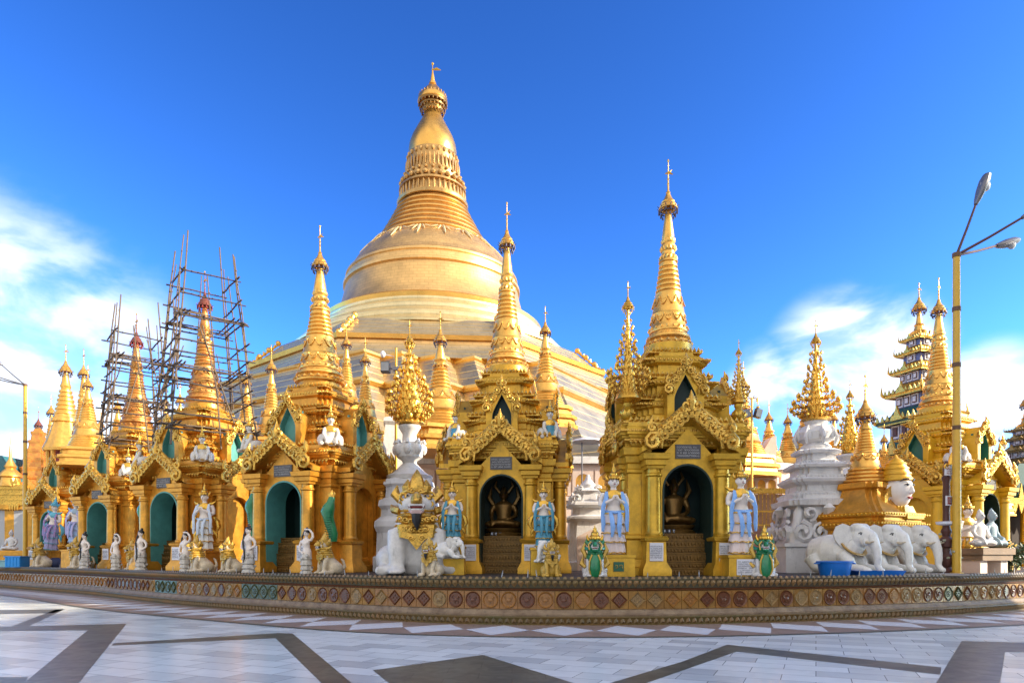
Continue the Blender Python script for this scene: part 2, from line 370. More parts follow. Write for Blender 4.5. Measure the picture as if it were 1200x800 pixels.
wpart('ledge', sweep([(0.002,.206),(0.12,.206),(0.125,.25),(0.07,.30),(0.06,.345),(0.03,.365),(0.002,.365)], S0, S1), ASHY)
wpart('upper_moulding', sweep([(0.002,.812),(0.045,.815),(0.07,.84),(0.05,.865),(0.002,.87)], S0, S1), MED1)
wpart('coping', sweep([(0.002,.872),(0.07,.872),(0.09,.92),(0.13,1.03),(0.16,1.06),(0.165,1.10),(0.12,1.125),(-0.36,1.125),(-0.36,1.102),(0.002,1.102)], S0, S1), TERD)
lf = MB(); lb = MB()
s = S0
while s < S1:
    p, d, nn = along(s); M = Matrix(((d.x, nn.x, 0, p.x), (d.y, nn.y, 0, p.y), (0, 0, 1, 0), (0, 0, 0, 1)))
    lf.M = M; lb.M = M
    lf.add([(-.055,.150,1.06),(.055,.150,1.06),(.075,.13,.98),(0,.085,.885),(-.075,.13,.98),(0,.20,1.0)], [(0,1,5),(1,2,5),(2,3,5),(3,4,5),(4,0,5)])
    lf.add([(.03,.172,1.09),(.13,.172,1.09),(.11,.15,1.15),(.05,.15,1.15)], [(0,1,2,3)])
    lb.add([(-.065,.152,.04),(.065,.152,.04),(.055,.15,.12),(0,.158,.175),(-.055,.15,.12),(0,.205,.09)], [(0,1,5),(1,2,5),(2,3,5),(3,4,5),(4,0,5)])
    s += 0.16
wpart('leaf_band', lf, mat('brown leaf glaze', (0.25, 0.13, 0.04), 0.55, 0, 0.5, 0.8, 0.2, 50, col2=(0.12, 0.10, 0.035), dirt=0.5), kind='stuff')
wpart('base_leaf_band', lb, mat('brown base glaze', (0.21, 0.11, 0.035), 0.55, 0, 0.5, 1.1, 0.2, 50, col2=(0.09, 0.075, 0.03), dirt=0.6), kind='stuff')
# medallion tiles: frame + motif, several kinds of motif
def motif(kind):
    f = MB(); m_ = MB()
    f.slab([(-.212,-.212),(.212,-.212),(.212,.212),(-.212,.212)], -.010, 0.02)
    def ring(pts, w, y0):
        n = len(pts)
        inn = [(x*(1-w), z*(1-w)) for x, z in pts]
        vs = [(x, 0.0, z) for x, z in pts]+[(x*(1-w*.4), -y0, z*(1-w*.4)) for x, z in pts]+[(x, -0.012, z) for x, z in inn]; fs = []
        for i in range(n):
            j = (i+1) % n; fs += [(i, j, n+j, n+i), (n+i, n+j, 2*n+j, 2*n+i)]
        fs.append(tuple(range(2*n, 3*n))); m_.add(vs, fs)
    if kind == 0:
        ring([(.205,0),(0,.205),(-.205,0),(0,-.205)], .28, .05)
        for a in range(4):
            m_.ell((.055*math.cos(a*PI/2), -.02, .06*math.sin(a*PI/2)), (.03,.02,.03), 6, 4)
    else:
        pts = []
        for i in range(24):
            a = 2*PI*i/24; r = .172+.03*abs(math.cos(2*a)) if kind != 2 else .195
            pts.append((r*math.cos(a), r*1.05*math.sin(a)))
        ring(pts, .22, .04)
        if kind == 1:
            for z in (-.06, 0, .06): m_.box(-.09, .09, -.03, -.005, z-.016, z+.016)
        elif kind == 2:            # small beast in relief
            m_.ell((0,-.02,-.01), (.07,.025,.045), 8, 5); m_.ell((.06,-.025,.05), (.035,.025,.035), 6, 4)
            for x in (-.05, -.015, .03, .06): m_.box(x-.011, x+.011, -.03, -.005, -.1, -.03)
            m_.tube([(-.06,-.02,.0),(-.1,-.02,.05),(-.07,-.02,.09)], .012, 5)
        else:
            for a in range(8): m_.ell((.07*math.cos(a*PI/4), -.02, .07*math.sin(a*PI/4)), (.022,.018,.022), 6, 4)
            m_.ell((0,-.02,0), (.035,.03,.035), 6, 4)
    return f, m_
tiles = {}
def tile_obj(kind, fm, mm, nm='medallion_tile'):
    k = (kind, fm.name, mm.name)
    if k not in tiles:
        f, m_ = motif(kind); me = f.mesh('medallion_tile', fm); nv = len(me.vertices)
        b = MB(); b.v = f.v+m_.v; b.f = f.f+[tuple(i+len(f.v) for i in q) for q in m_.f]
        me = b.mesh('medallion_tile', fm); me.materials.append(mm)
        for p in me.polygons:
            if p.index >= len(f.f): p.material_index = 1
        tiles[k] = me
    return tiles[k]
rs = random.Random(3)
ss = []; s = SMID
PITCH = 0.44
sl_ = [SMID+PITCH*i for i in range(-95, 62)]
run = 0; kind = 0; order = sorted(sl_, key=lambda s: along(s)[0].length)
near = set(order[:99]); rest = MB()
for s in sl_:
    if run <= 0: kind = rs.choice((0,0,1,2,2,3,0)); run = rs.choice((2,3,4,5,5)); green = rs.random() < (.7 if (-19 < s-SMID < -9 or s-SMID > 11) else .05); fr = rs.choice((TERP,TERP,TERP,MED3))
    run -= 1
    p, d, nn = along(s)
    kd = kind if rs.random() < .8 else rs.choice((1,2,3))
    mm = (MED2 if green else rs.choice((MED1,MED1,MED1,MED3,MED4)))
    fm = MED2 if (green and rs.random() < .6) else fr
    me = tile_obj(kd, fm, mm)
    ang = math.atan2(d.y, d.x)
    if s in near:
        o = bpy.data.objects.new('medallion_tile', me); C.objects.link(o); o.parent = wl
        o.location = (p.x+nn.x*.014-wl.location.x, p.y+nn.y*.014-wl.location.y, .588); o.rotation_euler = (0, 0, ang)
    else:
        f, m_ = motif(kd); rest.M = Matrix.Translation((p.x+nn.x*.014, p.y+nn.y*.014, .588)) @ Matrix.Rotation(ang, 4, 'Z')
        rest.add(f.v, f.f); rest.add(m_.v, m_.f)
wpart('far_medallion_tiles', rest, MED3, kind='stuff')
# short spikes along the coping
sm_ = MB().tube([(0,0,0),(0,0,.10),(.004,0,.16)], [.014,.012,.005], 5).mesh('spike', mat('grey spike', (0.42, 0.41, 0.40), 0.5, 0.3))
for i in range(-44, 36):
    s = SMID+i*0.62+rs.uniform(-.22,.22); p, d, nn = along(s)
    if rs.random() < .3: continue
    o = bpy.data.objects.new('spike', sm_); C.objects.link(o); o.parent = wl
    o.location = (p.x-nn.x*.05-wl.location.x, p.y-nn.y*.05-wl.location.y, 1.12); o.scale = (1, 1, rs.uniform(.7, 1.2)); o.rotation_euler = (rs.uniform(-.15,.15), rs.uniform(-.15,.15), 0)
# tile border of white diamonds on pink along the wall
PINKT = floor_mat('pink stone border', (0.36, 0.25, 0.20), (0.31, 0.22, 0.18), 0.6, 0.6, 0, 0.3)
DIAW = floor_mat('white stone diamonds', (0.86, 0.86, 0.87), (0.84, 0.84, 0.86), 30, 30, 0, 0.2, 0.08)
q = MB(); rings = []
n = int((S1-S0)/.4)
for i in range(n+1):
    p, d, nn = along(S0+(S1-S0)*i/n); rings.append([(p.x+nn.x*o, p.y+nn.y*o, .004) for o in (0.1, 2.62)])
vs = [p for r in rings for p in r]; q.add(vs, [(2*i, 2*i+1, 2*i+3, 2*i+2) for i in range(n)])
struct('border', q, PINKT)
q = MB(); PW = 1.28
for i in range(-38, 26):
    s = SMID+.35+i*PW; p, d, nn = along(s)
    P0 = along(s-PW*.49); P1 = along(s+PW*.49)
    def off(a, o): return (a[0].x+a[2].x*o, a[0].y+a[2].y*o, .008)
    q.add([off(P0,1.38), off((p,d,nn),.34), off(P1,1.34), off((p,d,nn),2.36)], [(0,3,2,1)])
struct('border_diamonds', q, DIAW)
q = MB(); rings = []
for i in range(n+1):
    p, d, nn = along(S0+(S1-S0)*i/n); rings.append([(p.x+nn.x*o, p.y+nn.y*o, .008) for o in (2.5, 2.66)])
q.add([p for r in rings for p in r], [(2*i, 2*i+1, 2*i+3, 2*i+2) for i in range(n)]); struct('border_edge', q, OLIV)
# terrace surface behind the wall
q = MB(); inn = []
for i in range(0, n+1, 2):
    p, d, nn = along(S0+(S1-S0)*i/n); inn.append((p.x-nn.x*.30, p.y-nn.y*.30, T-.006))
q.add(inn+[(60,120,T-.006),(-80,120,T-.006)], [tuple(range(len(inn)+2))]); struct('terrace', q, mat('dark terrace paving', (0.045, 0.037, 0.033), 0.6, 0, 0.4, 1.5, 0.2, 12))

# ------------------------------------------------------------------ unseen hall added out of view on the right to shade the plaza
hl = thing('shade_hall', 'unseen long hall with tiered roofs, added beside the plaza to shade it', 'building', (36, -14, 0))
hw = MB(); hw.box(-9, 9, -26, 27, 5.0, 8.0); hw.build('wall', mat('hall wall paint', (0.45, 0.20, 0.08), 0.6, 0, 0.2, 1), hl)
for i in range(9):
    for x in (-9, 9):
        c_ = MB(); c_.lathe([(0,.6),(.4,.6),(.45,.42),(4.6,.38),(4.7,.6),(5.0,.65)], 12, (x*.96, -25.2+i*6.4)); c_.build('column', GOLDY, hl)
cw = MB(); cw.box(-5, 5, -22, 23, 0, 5); cw.build('inner_wall', mat('hall inner wall', (0.35, 0.12, 0.06), 0.7, 0, 0.2, 1), hl)
for k, (w, l0, l1, z0, h) in enumerate(((11.5,-28,29,8.0,3.6),(8,-24,28.6,11.2,4),(5,-20,28.2,15.0,7.2))):
    r_ = MB(); r_.slab([(-w, z0), (w, z0), (w, z0+.4), (w*.55, z0+h*.45), (w*.12, z0+h), (-w*.12, z0+h), (-w*.55, z0+h*.45), (-w, z0+.4)], l0, l1)
    r_.build('roof', ROOFG if k != 1 else mat('red hall roof', (0.25, 0.05, 0.03), 0.6), hl)

# ------------------------------------------------------------------ the great stupa
CX, CY = at(507, 131), 131.0
ms = thing('great_stupa', 'colossal gilded bell stupa towering over all the smaller shrines', 'stupa', (CX, CY, 0))
def octo(h, rot=18): return [(h/math.cos(PI/8)*.96*math.cos(R(-90-rot+22.5*0)+i*PI/4), h/math.cos(PI/8)*.96*math.sin(R(-90-rot)+i*PI/4)) for i in range(8)]
def rot2(pts, a): return [(x*math.cos(R(a))-y*math.sin(R(a)), x*math.sin(R(a))+y*math.cos(R(a))) for x, y in pts]
# redented lower terraces: stepped moulding on a many-cornered plan
def plan20(h): return rot2(redent(h*.90, 5, 3.6), -33)
def stepprof(z0, h0, z1, h1, n, lip=.55):
    lv = []
    for i in range(n):
        a = i/n; b = (i+1)/n; h = h0+(h1-h0)*a; z = z0+(z1-z0)*a; dz = (z1-z0)/n
        lv += [(z, h+.06), (z+dz*.03, h+.06), (z+dz*.035, h), (z+dz*.99, h-(h0-h1)/n*.98)]
    return lv
q = MB(); q.levels(plan20, stepprof(5.5, 64, 15, 56, 6, .5)+[(15.0, 54)]); q.build('lower_terrace', PLATE, ms, ang=20)
q = MB(); q.levels(plan20, stepprof(15.0, 53, 24, 45, 6, .5)+[(24, 42)]); q.build('middle_terrace', PLATE, ms, ang=20)
q = MB(); q.levels(plan20, stepprof(24.0, 43.5, 30.5, 37.5, 5, .4)+[(30.5, 34)]); q.build('upper_terrace', PLATE, ms, ang=20)
for z, h in ((15.0, 55.6), (24.0, 45.4), (30.4, 37.6)):
    q = MB(); q.levels(plan20, [(z-.55, h-.3), (z-.5, h+.3), (z-.1, h+.55), (z+.25, h+.5), (z+.3, h-.6)]); q.build('gold_band', GOLDS, ms, ang=20)
q = MB(); q.levels(octo, stepprof(30.6, 35.2, 34.2, 31.6, 4, .35)); q.build('octagonal_terrace', PLATE, ms, ang=20)
q = MB(); q.levels(octo, [(34.2, 31.6), (34.25, 32.0), (34.9, 32.2), (35.0, 31.0)]); q.build('gold_band', GOLDS, ms, ang=20)
q = MB(); q.levels(octo, stepprof(35.0, 31.0, 38.9, 26.8, 5, .45)+[(39.0, 25)]); q.build('octagonal_terrace', PLATE, ms, ang=20)
# gold ridge ornaments on the octagon corners
for i in range(8):
    a = R(-90-18)+i*PI/4
    q = MB(); q.M = TM(0,0,0,math.degrees(a)); k_ = .96/math.cos(PI/8); pts = []; rd = []
    for u in range(25):
        f = u/24; pts.append(((31.6-4.4*f)*k_, 0, 34.9+4.1*f+.2*(u % 3 == 0))); rd.append(.46 if u % 6 == 0 else .30 if u % 3 == 0 else .2)
    q.tube(pts, rd, 8)
    for f in (.0, .33, .66, 1.0): q.ell(((31.6-4.4*f)*k_+.05, 0, 35.1+4.1*f), (.5,.45,.5), 8, 6)
    q.build('ridge_ornament', GOLDS, ms)
q = MB(); pr = []
for i in range(3):
    r0 = 26.0-i*2.0; z0 = 38.7+i*2.0
    pr += [(z0, r0+.35), (z0+.35, r0+.4), (z0+.5, r0), (z0+1.4, r0-1.3), (z0+1.7, r0-1.2), (z0+1.98, r0-1.25)]
pr += [(44.6, 20.2)]
q.lathe(pr, 96); q.build('circular_terrace', PLATE, ms)
q = MB(); q.lathe([(44.2,20.0),(44.3,20.7),(45.3,20.9),(45.8,20.2),(45.9,18.9)], 96); q.build('bell_flange', GOLDS, ms)
bell = [(47.0,18.9),(48.2,18.2),(50.1,17.25),(52.0,16.75),(54.0,16.35),(54.2,16.7),(54.7,16.72),(54.9,16.25),(55.9,16.1),(56.1,16.3),(56.5,16.25),(56.7,15.8),(58.0,15.1),(59.6,14.1),(61.0,12.9),(62.2,11.6),(63.2,10.5)]
bell = [(z-1.3, r) for z, r in bell]
q = MB(); q.lathe(bell, 112); q.build('bell', GOLDM, ms)
# hanging leaf ornaments on the shoulder
q = MB()
for i in range(18):
    a = 2*PI*i/18+.1
    for t, w in ((0,.24),(-1,.17),(1,.17),(-2,.13),(2,.13)):
        pts = []
        for k in range(5):
            u = k/4; z = 61.2-u*(2.6 if t == 0 else 1.4 if abs(t) == 1 else .6); rr = 11.45+(61.2-z)*1.02-.08*(61.2-z)**1.6*.6+.18
            aa = a+t*.075*(0.55+.6*u)
            pts.append((rr*math.cos(aa), rr*math.sin(aa), z))
        q.tube(pts, [w*.8, w, w*.9, w*.55, .05], 5)
q.build('shoulder_ornament', mat('pale gilt ornament', (0.86, 0.68, 0.34), 0.35, 0.5, 0.2, 2), ms)
ring = []
z, r_ = 63.2, 10.5
steps = 7
for i in range(steps):
    z0 = 61.9+i*1.20; f = i/steps; r0 = 10.4*(1-f)**1.15+6.35*(1-(1-f)**1.15)
    ring += [(z0, r0), (z0+.2, r0+.22), (z0+.5, r0+.16), (z0+.66, r0-.15), (z0+1.18, r0-.45)]
q = MB(); q.lathe(ring, 80); q.build('ringed_spire', mat('spire gold', (0.80, 0.44, 0.12), 0.30, 0.85, 0.25, .8, 0.1, 6, seams=(0.9, 0.35, 0.02, 7.0, 0.3)), ms)
q = MB(); q.lathe([(70.3,5.9),(70.5,6.7),(71.0,6.8),(71.2,6.3),(73.0,5.9),(73.2,6.4),(73.6,6.3),(74.0,5.7),(75.5,5.4),(75.8,5.5),(76.2,5.0),(78.6,4.7),(79.6,4.7),(80.2,4.5)], 64)
for i in range(40):
    a = 2*PI*i/40; c, s_ = math.cos(a), math.sin(a)
    for z, r_, w, h in ((72.1,6.2,.24,1.0),(77.4,5.05,.2,1.2)): q.ell((c*r_, s_*r_, z), (w, w, h), 6, 6)
for i in range(26):
    a = 2*PI*i/26; c, s_ = math.cos(a), math.sin(a)
    for z, r_, w, h in ((74.4,5.95,.52,.5),(75.6,5.6,.3,.3),(79.5,4.75,.3,.45)): q.ell((c*r_, s_*r_, z), (w, w, h), 8, 6)
q.build('lotus_bands', mat('aged lotus gold', (0.62, 0.36, 0.12), 0.36, 0.75, 0.45, 1.2, 0.2, 8, dirt=.5), ms)
q = MB(); q.lathe([(80.0,4.5),(81.0,4.58),(82.2,4.42),(83.6,3.9),(85.2,3.0),(86.4,2.3),(87.4,1.75),(88.2,1.55),(88.3,1.75),(88.6,1.75),(88.7,1.5),(89.1,1.5),(89.2,1.65),(89.5,1.6),(89.6,1.4),(92,1.2)], 64); q.build('banana_bud', GOLDS, ms)
q = MB(); q.lathe([(90.0,2.75),(90.1,2.85),(90.9,2.8),(91.6,2.4),(92.6,1.7),(93.3,1.2),(93.9,.6),(94.0,.75),(94.6,.6),(94.7,.42),(95.6,.35),(96.4,.2),(97.2,.1)], 40, cap=False); hti = q.build('crown_umbrella', GOLDS, ms)
q = MB()
for tier, (z, r_) in enumerate(((89.7,2.7),(88.9,2.4),(88.2,2.1))):
    q.lathe([(z,r_),(z+.3,r_+.05)], 32, cap=False)
    for i in range(22):
        a = 2*PI*i/22+tier*.1; q.ell((r_*math.cos(a), r_*math.sin(a), z-.25), (.13,.13,.3), 6, 5)
for i in range(24):
    a = 2*PI*i/24; q.ell((2.6*math.cos(a), 2.6*math.sin(a), 91.4), (.1,.1,.35), 5, 4)
q.build('hanging_bells', BRONZE, hti)
q = MB(); q.box(-.06,.06,-.06,.06,96.5,98.6); q.tube([(-.2,0,97.3),(.8,0,97.5),(1.6,0,97.2)], [.1,.3,.05], 5); q.ell((0,0,98.6), (.25,.25,.3), 8, 6); q.build('vane', GOLDT, hti)

def warp(z):
    tb = ((0,0),(45.9,45.2),(61.9,60.5),(70.3,68.3),(80,78.1),(89,87.8),(99,96.6))
    for (a, x), (b, y) in zip(tb, tb[1:]):
        if z <= b: return x+(y-x)*(z-a)/(b-a)
    return z
for o_ in list(ms.children)+list(hti.children):
    for v in o_.data.vertices: v.co.z = warp(v.co.z)
# ------------------------------------------------------------------ spires, shrines, stupas
def petals(q, z, r, n, w, h, up=True, out=.03):
    for i in range(n):
        a = 2*PI*(i+.5)/n; c, s = math.cos(a), math.sin(a); t = (-s, c); sg = 1 if up else -1
        def P(u, rr, zq): return (c*rr+t[0]*u, s*rr+t[1]*u, zq)
        q.add([P(-w, r, z), P(w, r, z), P(w*1.05, r+out, z+sg*h*.5), P(0, r+out*1.2, z+sg*h), P(-w*1.05, r+out, z+sg*h*.5), P(0, r+out*2.2, z+sg*h*.45)],
              [(0,1,5), (1,2,5), (2,3,5), (3,4,5), (4,0,5)])
def swags(q, z, r, n, drop, tr, slope=0.0):
    for i in range(n):
        pts = []
        for k in range(7):
            u = k/6; a = 2*PI*(i+u)/n; d = drop*4*u*(1-u); rr = r+slope*d+tr*.4
            pts.append((rr*math.cos(a), rr*math.sin(a), z-d))
        q.tube(pts, [tr*.7, tr, tr*1.15, tr*1.3, tr*1.15, tr, tr*.7], 5)
        a = 2*PI*i/n; q.ell(((r+tr)*math.cos(a), (r+tr)*math.sin(a), z-drop*.15), (tr*1.6, tr*1.6, tr*2.0), 6, 5)
        for k in (.3, .5, .7):
            a = 2*PI*(i+k)/n; d = drop*4*k*(1-k)*.45; q.ell(((r+tr*.6)*math.cos(a), (r+tr*.6)*math.sin(a), z-d), (tr*1.1, tr*1.1, tr*1.1), 6, 4)
def umbrella(par, z, s, m, mv=GOLDT, rod=1.0, bells=12, mb=JEWEL):
    q = MB(); q.lathe([(z, .30*s), (z+.02*s, .31*s), (z+.08*s, .27*s), (z+.11*s, .28*s), (z+.20*s, .21*s), (z+.23*s, .22*s), (z+.34*s, .13*s), (z+.50*s, .06*s), (z+.52*s, .075*s), (z+.60*s, .03*s), (z+(.62+rod)*s, .010)], 20, cap=False)
    u = q.build('umbrella', m, par)
    q = MB(); q.lathe([(z-.10*s, .25*s), (z-.06*s, .26*s)], 16, cap=False)
    for i in range(bells):
        a = 2*PI*i/bells; c, b = math.cos(a), math.sin(a)
        q.ell((.30*s*c, .30*s*b, z-.07*s), (.035*s, .035*s, .07*s), 5, 4); q.ell((.24*s*c, .24*s*b, z-.19*s), (.03*s, .03*s, .06*s), 5, 4)
        q.tube([(.29*s*c, .29*s*b, z+.02*s), (.36*s*c, .36*s*b, z+.09*s)], [.02*s, .008*s], 4)
    q.build('hanging_bells', mb, u)
    zt = z+(.62+rod)*s
    q = MB(); q.tube([(-.10*s,0,zt-.45*s*rod),(.02,0,zt-.40*s*rod),(.16*s,0,zt-.46*s*rod)], [.015*s,.045*s,.012*s], 5); q.tube([(.02*s,0,zt-.42*s*rod),(.12*s,0,zt-.30*s*rod)], [.03*s,.01*s], 4)
    q.ell((0,0,zt), (.035*s,.035*s,.05*s), 6, 5)
    for k in (.62+.2*rod, .62+.36*rod): q.ell((0,0,z+k*s), (.04*s,.04*s,.035*s), 6, 4)
    q.build('vane', mv, u)
    return u
def spire(par, z0, s=1.0, sr=1.0, m=GOLDL, mu=GOLDL, relief=True, oldred=False, seg=40):
    Z = lambda z: z0+z*s
    q = MB(); q.lathe([(Z(0),.74*sr),(Z(.06),.76*sr),(Z(.14),.70*sr),(Z(.20),.66*sr),(Z(.26),.72*sr),(Z(.34),.70*sr),(Z(.38),.60*sr),(Z(.46),.58*sr)], seg); petals(q, Z(.40), .60*sr, 22, .075*sr, -.16*s, True, .05*sr); petals(q, Z(.02), .70*sr, 22, .085*sr, .16*s, True, .05*sr); q.build('lotus_base', m, par)
    q = MB(); q.lathe([(Z(.46),.61*sr),(Z(.54),.625*sr),(Z(.62),.60*sr),(Z(.66),.565*sr),(Z(.95),.53*sr),(Z(1.0),.545*sr),(Z(1.05),.52*sr),(Z(1.35),.46*sr),(Z(1.55),.415*sr),(Z(1.62),.42*sr),(Z(1.66),.39*sr)], seg)
    if relief:
        swags(q, Z(1.50), .43*sr, 10, .26*s, .020*sr, .30); swags(q, Z(.95), .53*sr, 12, .20*s, .021*sr, .2)
        for i in range(20):
            a = 2*PI*i/20; q.ell((.63*sr*math.cos(a), .63*sr*math.sin(a), Z(.56)), (.04*sr, .04*sr, .045*s), 6, 4)
    q.build('bell', m, par)
    pr = []
    for i in range(6):
        a = Z(1.66+i*.145); r0 = (.395-.021*i)*sr
        pr += [(a, r0-.02*sr), (a+.03*s, r0+.012*sr), (a+.075*s, r0+.012*sr), (a+.10*s, r0-.022*sr)]
    pr += [(Z(2.53), .27*sr)]
    q = MB(); q.lathe(pr, seg); q.build('ringed_band', m, par)
    q = MB(); q.lathe([(Z(2.53),.27*sr),(Z(2.56),.31*sr),(Z(2.62),.30*sr),(Z(2.68),.235*sr),(Z(2.80),.215*sr),(Z(2.95),.215*sr),(Z(3.0),.24*sr),(Z(3.06),.235*sr),(Z(3.12),.195*sr),(Z(3.25),.185*sr)], seg)
    petals(q, Z(2.78), .235*sr, 14, .055*sr, .18*s, False, .035*sr); petals(q, Z(2.88), .22*sr, 14, .05*sr, .16*s, True, .03*sr); petals(q, Z(3.12), .20*sr, 14, .045*sr, .14*s, True, .02*sr)
    q.build('lotus_band', m, par)
    q = MB(); q.lathe([(Z(3.25),.185*sr),(Z(3.32),.20*sr),(Z(3.5),.175*sr),(Z(3.8),.13*sr),(Z(4.05),.10*sr),(Z(4.12),.085*sr),(Z(4.5),.06*sr)], seg//2+6); q.build('bud', m, par)
    umbrella(par, Z(4.14), .95*s, mu, rod=.9, mb=RED if oldred else JEWEL)

def gable_ornament(par, M, w, zb, zp, th=.30, sc=1.0, m=None, n=5, fin=True):
    q = MB(); q.M = M
    f = lambda t, o: (w*(1-t)*(1+.0*o), zb+(zp-zb)*(t**1.12)+o)
    outl = [f(t/8, th*.55) for t in range(9)]; inl = [f(t/8, -th*.45) for t in range(9)]
    right = [(x, z) for x, z in outl]+[(x, z) for x, z in reversed(inl)]
    q.slab(right, -.02, .10); q.slab([(-x, z) for x, z in right], -.021, .101)
    for sg in (1, -1):
        for i in range(n):
            t = (i+.3)/n; x, z = f(t, th*.08); r = th*.50
            q.scroll(sg*x, z, r, -.04, PI*.2 if sg > 0 else PI*.8, sg*(1 if i % 2 else -1), 1.35, .25)
            x2, z2 = f(t+.5/n, -th*.18); q.scroll(sg*x2, z2, r*.62, -.05, PI*.7, -sg, 1.1, .30)
            x2, z2 = f(t+.5/n, th*.34); q.scroll(sg*x2, z2, r*.55, -.05, PI*.2, sg, 1.2, .30)
            for k in (.1, .55):
                x3, z3 = f(t+k/n, th*.5)     # small flame leaf on the outer edge
                q.tube([(sg*x3, .02, z3-.03), (sg*(x3+.02), -.01, z3+th*.16), (sg*(x3-.04), .01, z3+th*.42)], [th*.17, th*.14, .010], 5)
        # upturned wing end: a big scroll under a small flame
        x, z = f(0, 0)
        q.scroll(sg*(x-.04), z+th*.05, th*.72, -.06, PI*1.2 if sg > 0 else -PI*.2, -sg, 1.6, .22)
        q.scroll(sg*(x-.02), z+th*.95, th*.42, -.05, PI*1.2 if sg > 0 else -PI*.2, -sg, 1.3, .28)
        q.tube([(sg*(x-.02), .0, z+th*1.0), (sg*(x+.02), -.02, z+th*1.35), (sg*(x-.06), -.01, z+th*1.85)], [th*.26, th*.20, .010], 6)
    if fin:
        z = zp+th*.3
        q.tube([(0,-.02,z-.1), (0,-.06,z+th*.25), (0,-.03,z+th*.6), (0,0,z+th*1.05)], [th*.26, th*.30, th*.18, .01], 7)
        for sg in (1, -1): q.scroll(sg*th*.40, z+.0, th*.42, -.06, PI/2, sg, 1.3, .26); q.scroll(sg*th*.22, z+th*.35, th*.24, -.07, PI/2, sg, 1.2, .28)
    return q.build('gable_ornament', m or GOLDC, par)
def arch_wall(q, wx, zt, zpk, r, zs, y0, y1, pointed=0.0, z0=0.0, n=14):
    out = [(-wx, z0), (-r, z0)]
    for i in range(n+1):
        a = PI-PI*i/n; x = r*math.cos(a); z = zs+r*math.sin(a)+pointed*(1-abs(math.cos(a)))**1.6
        out.append((x, z))
    out += [(r, z0), (wx, z0), (wx, zt), (0, zpk), (-wx, zt)]
    q.slab(out, y0, y1)
def arch_shell(q, r, zs, y0, y1, th, z0=0.0, n=16, pointed=0.0):
    def o(rr):
        return [(-rr, z0)]+[(rr*math.cos(PI-PI*i/n), zs+rr*math.sin(PI-PI*i/n)+pointed*(1-abs(math.cos(PI*i/n)))**1.6) for i in range(n+1)]+[(rr, z0)]
    A, B = o(r), o(r-th); k = len(A); vs = []
    for y in (y0, y1): vs += [(x, y, z) for x, z in A]+[(x, y, z) for x, z in B]
    fs = []
    for i in range(k-1): fs += [(i, i+1, k+i+1, k+i), (2*k+i, 3*k+i, 3*k+i+1, 2*k+i+1), (k+i, k+i+1, 3*k+i+1, 3*k+i), (i, 2*k+i, 2*k+i+1, i+1)]
    fs += [(0, k, 3*k, 2*k), (k-1, 2*k-1, 4*k-1, 3*k-1)]
    q.add(vs, fs)
def lettering(par, M, w, h, rows, m=LETT, seed=1):      # rows of small round letters on a plaque
    q = MB(); q.M = M; rr = random.Random(seed)
    for j in range(rows):
        z = h*(.5-(j+.5)/rows)*.84; x = -w*.44; s = h/rows*.24
        while x < w*.44:
            k = rr.random()
            if k < .12: x += s*1.6; continue
            n = 7; a0 = rr.choice((0, PI/2, PI, -PI/2)); sp = rr.choice((1.0, 1.0, .75))*2*PI
            q.tube([(x+s*math.cos(a0+sp*i/n), -.004, z+s*math.sin(a0+sp*i/n)) for i in range(n+1)], s*.20, 3)
            x += s*2.5
    return q.build('lettering', m, par)
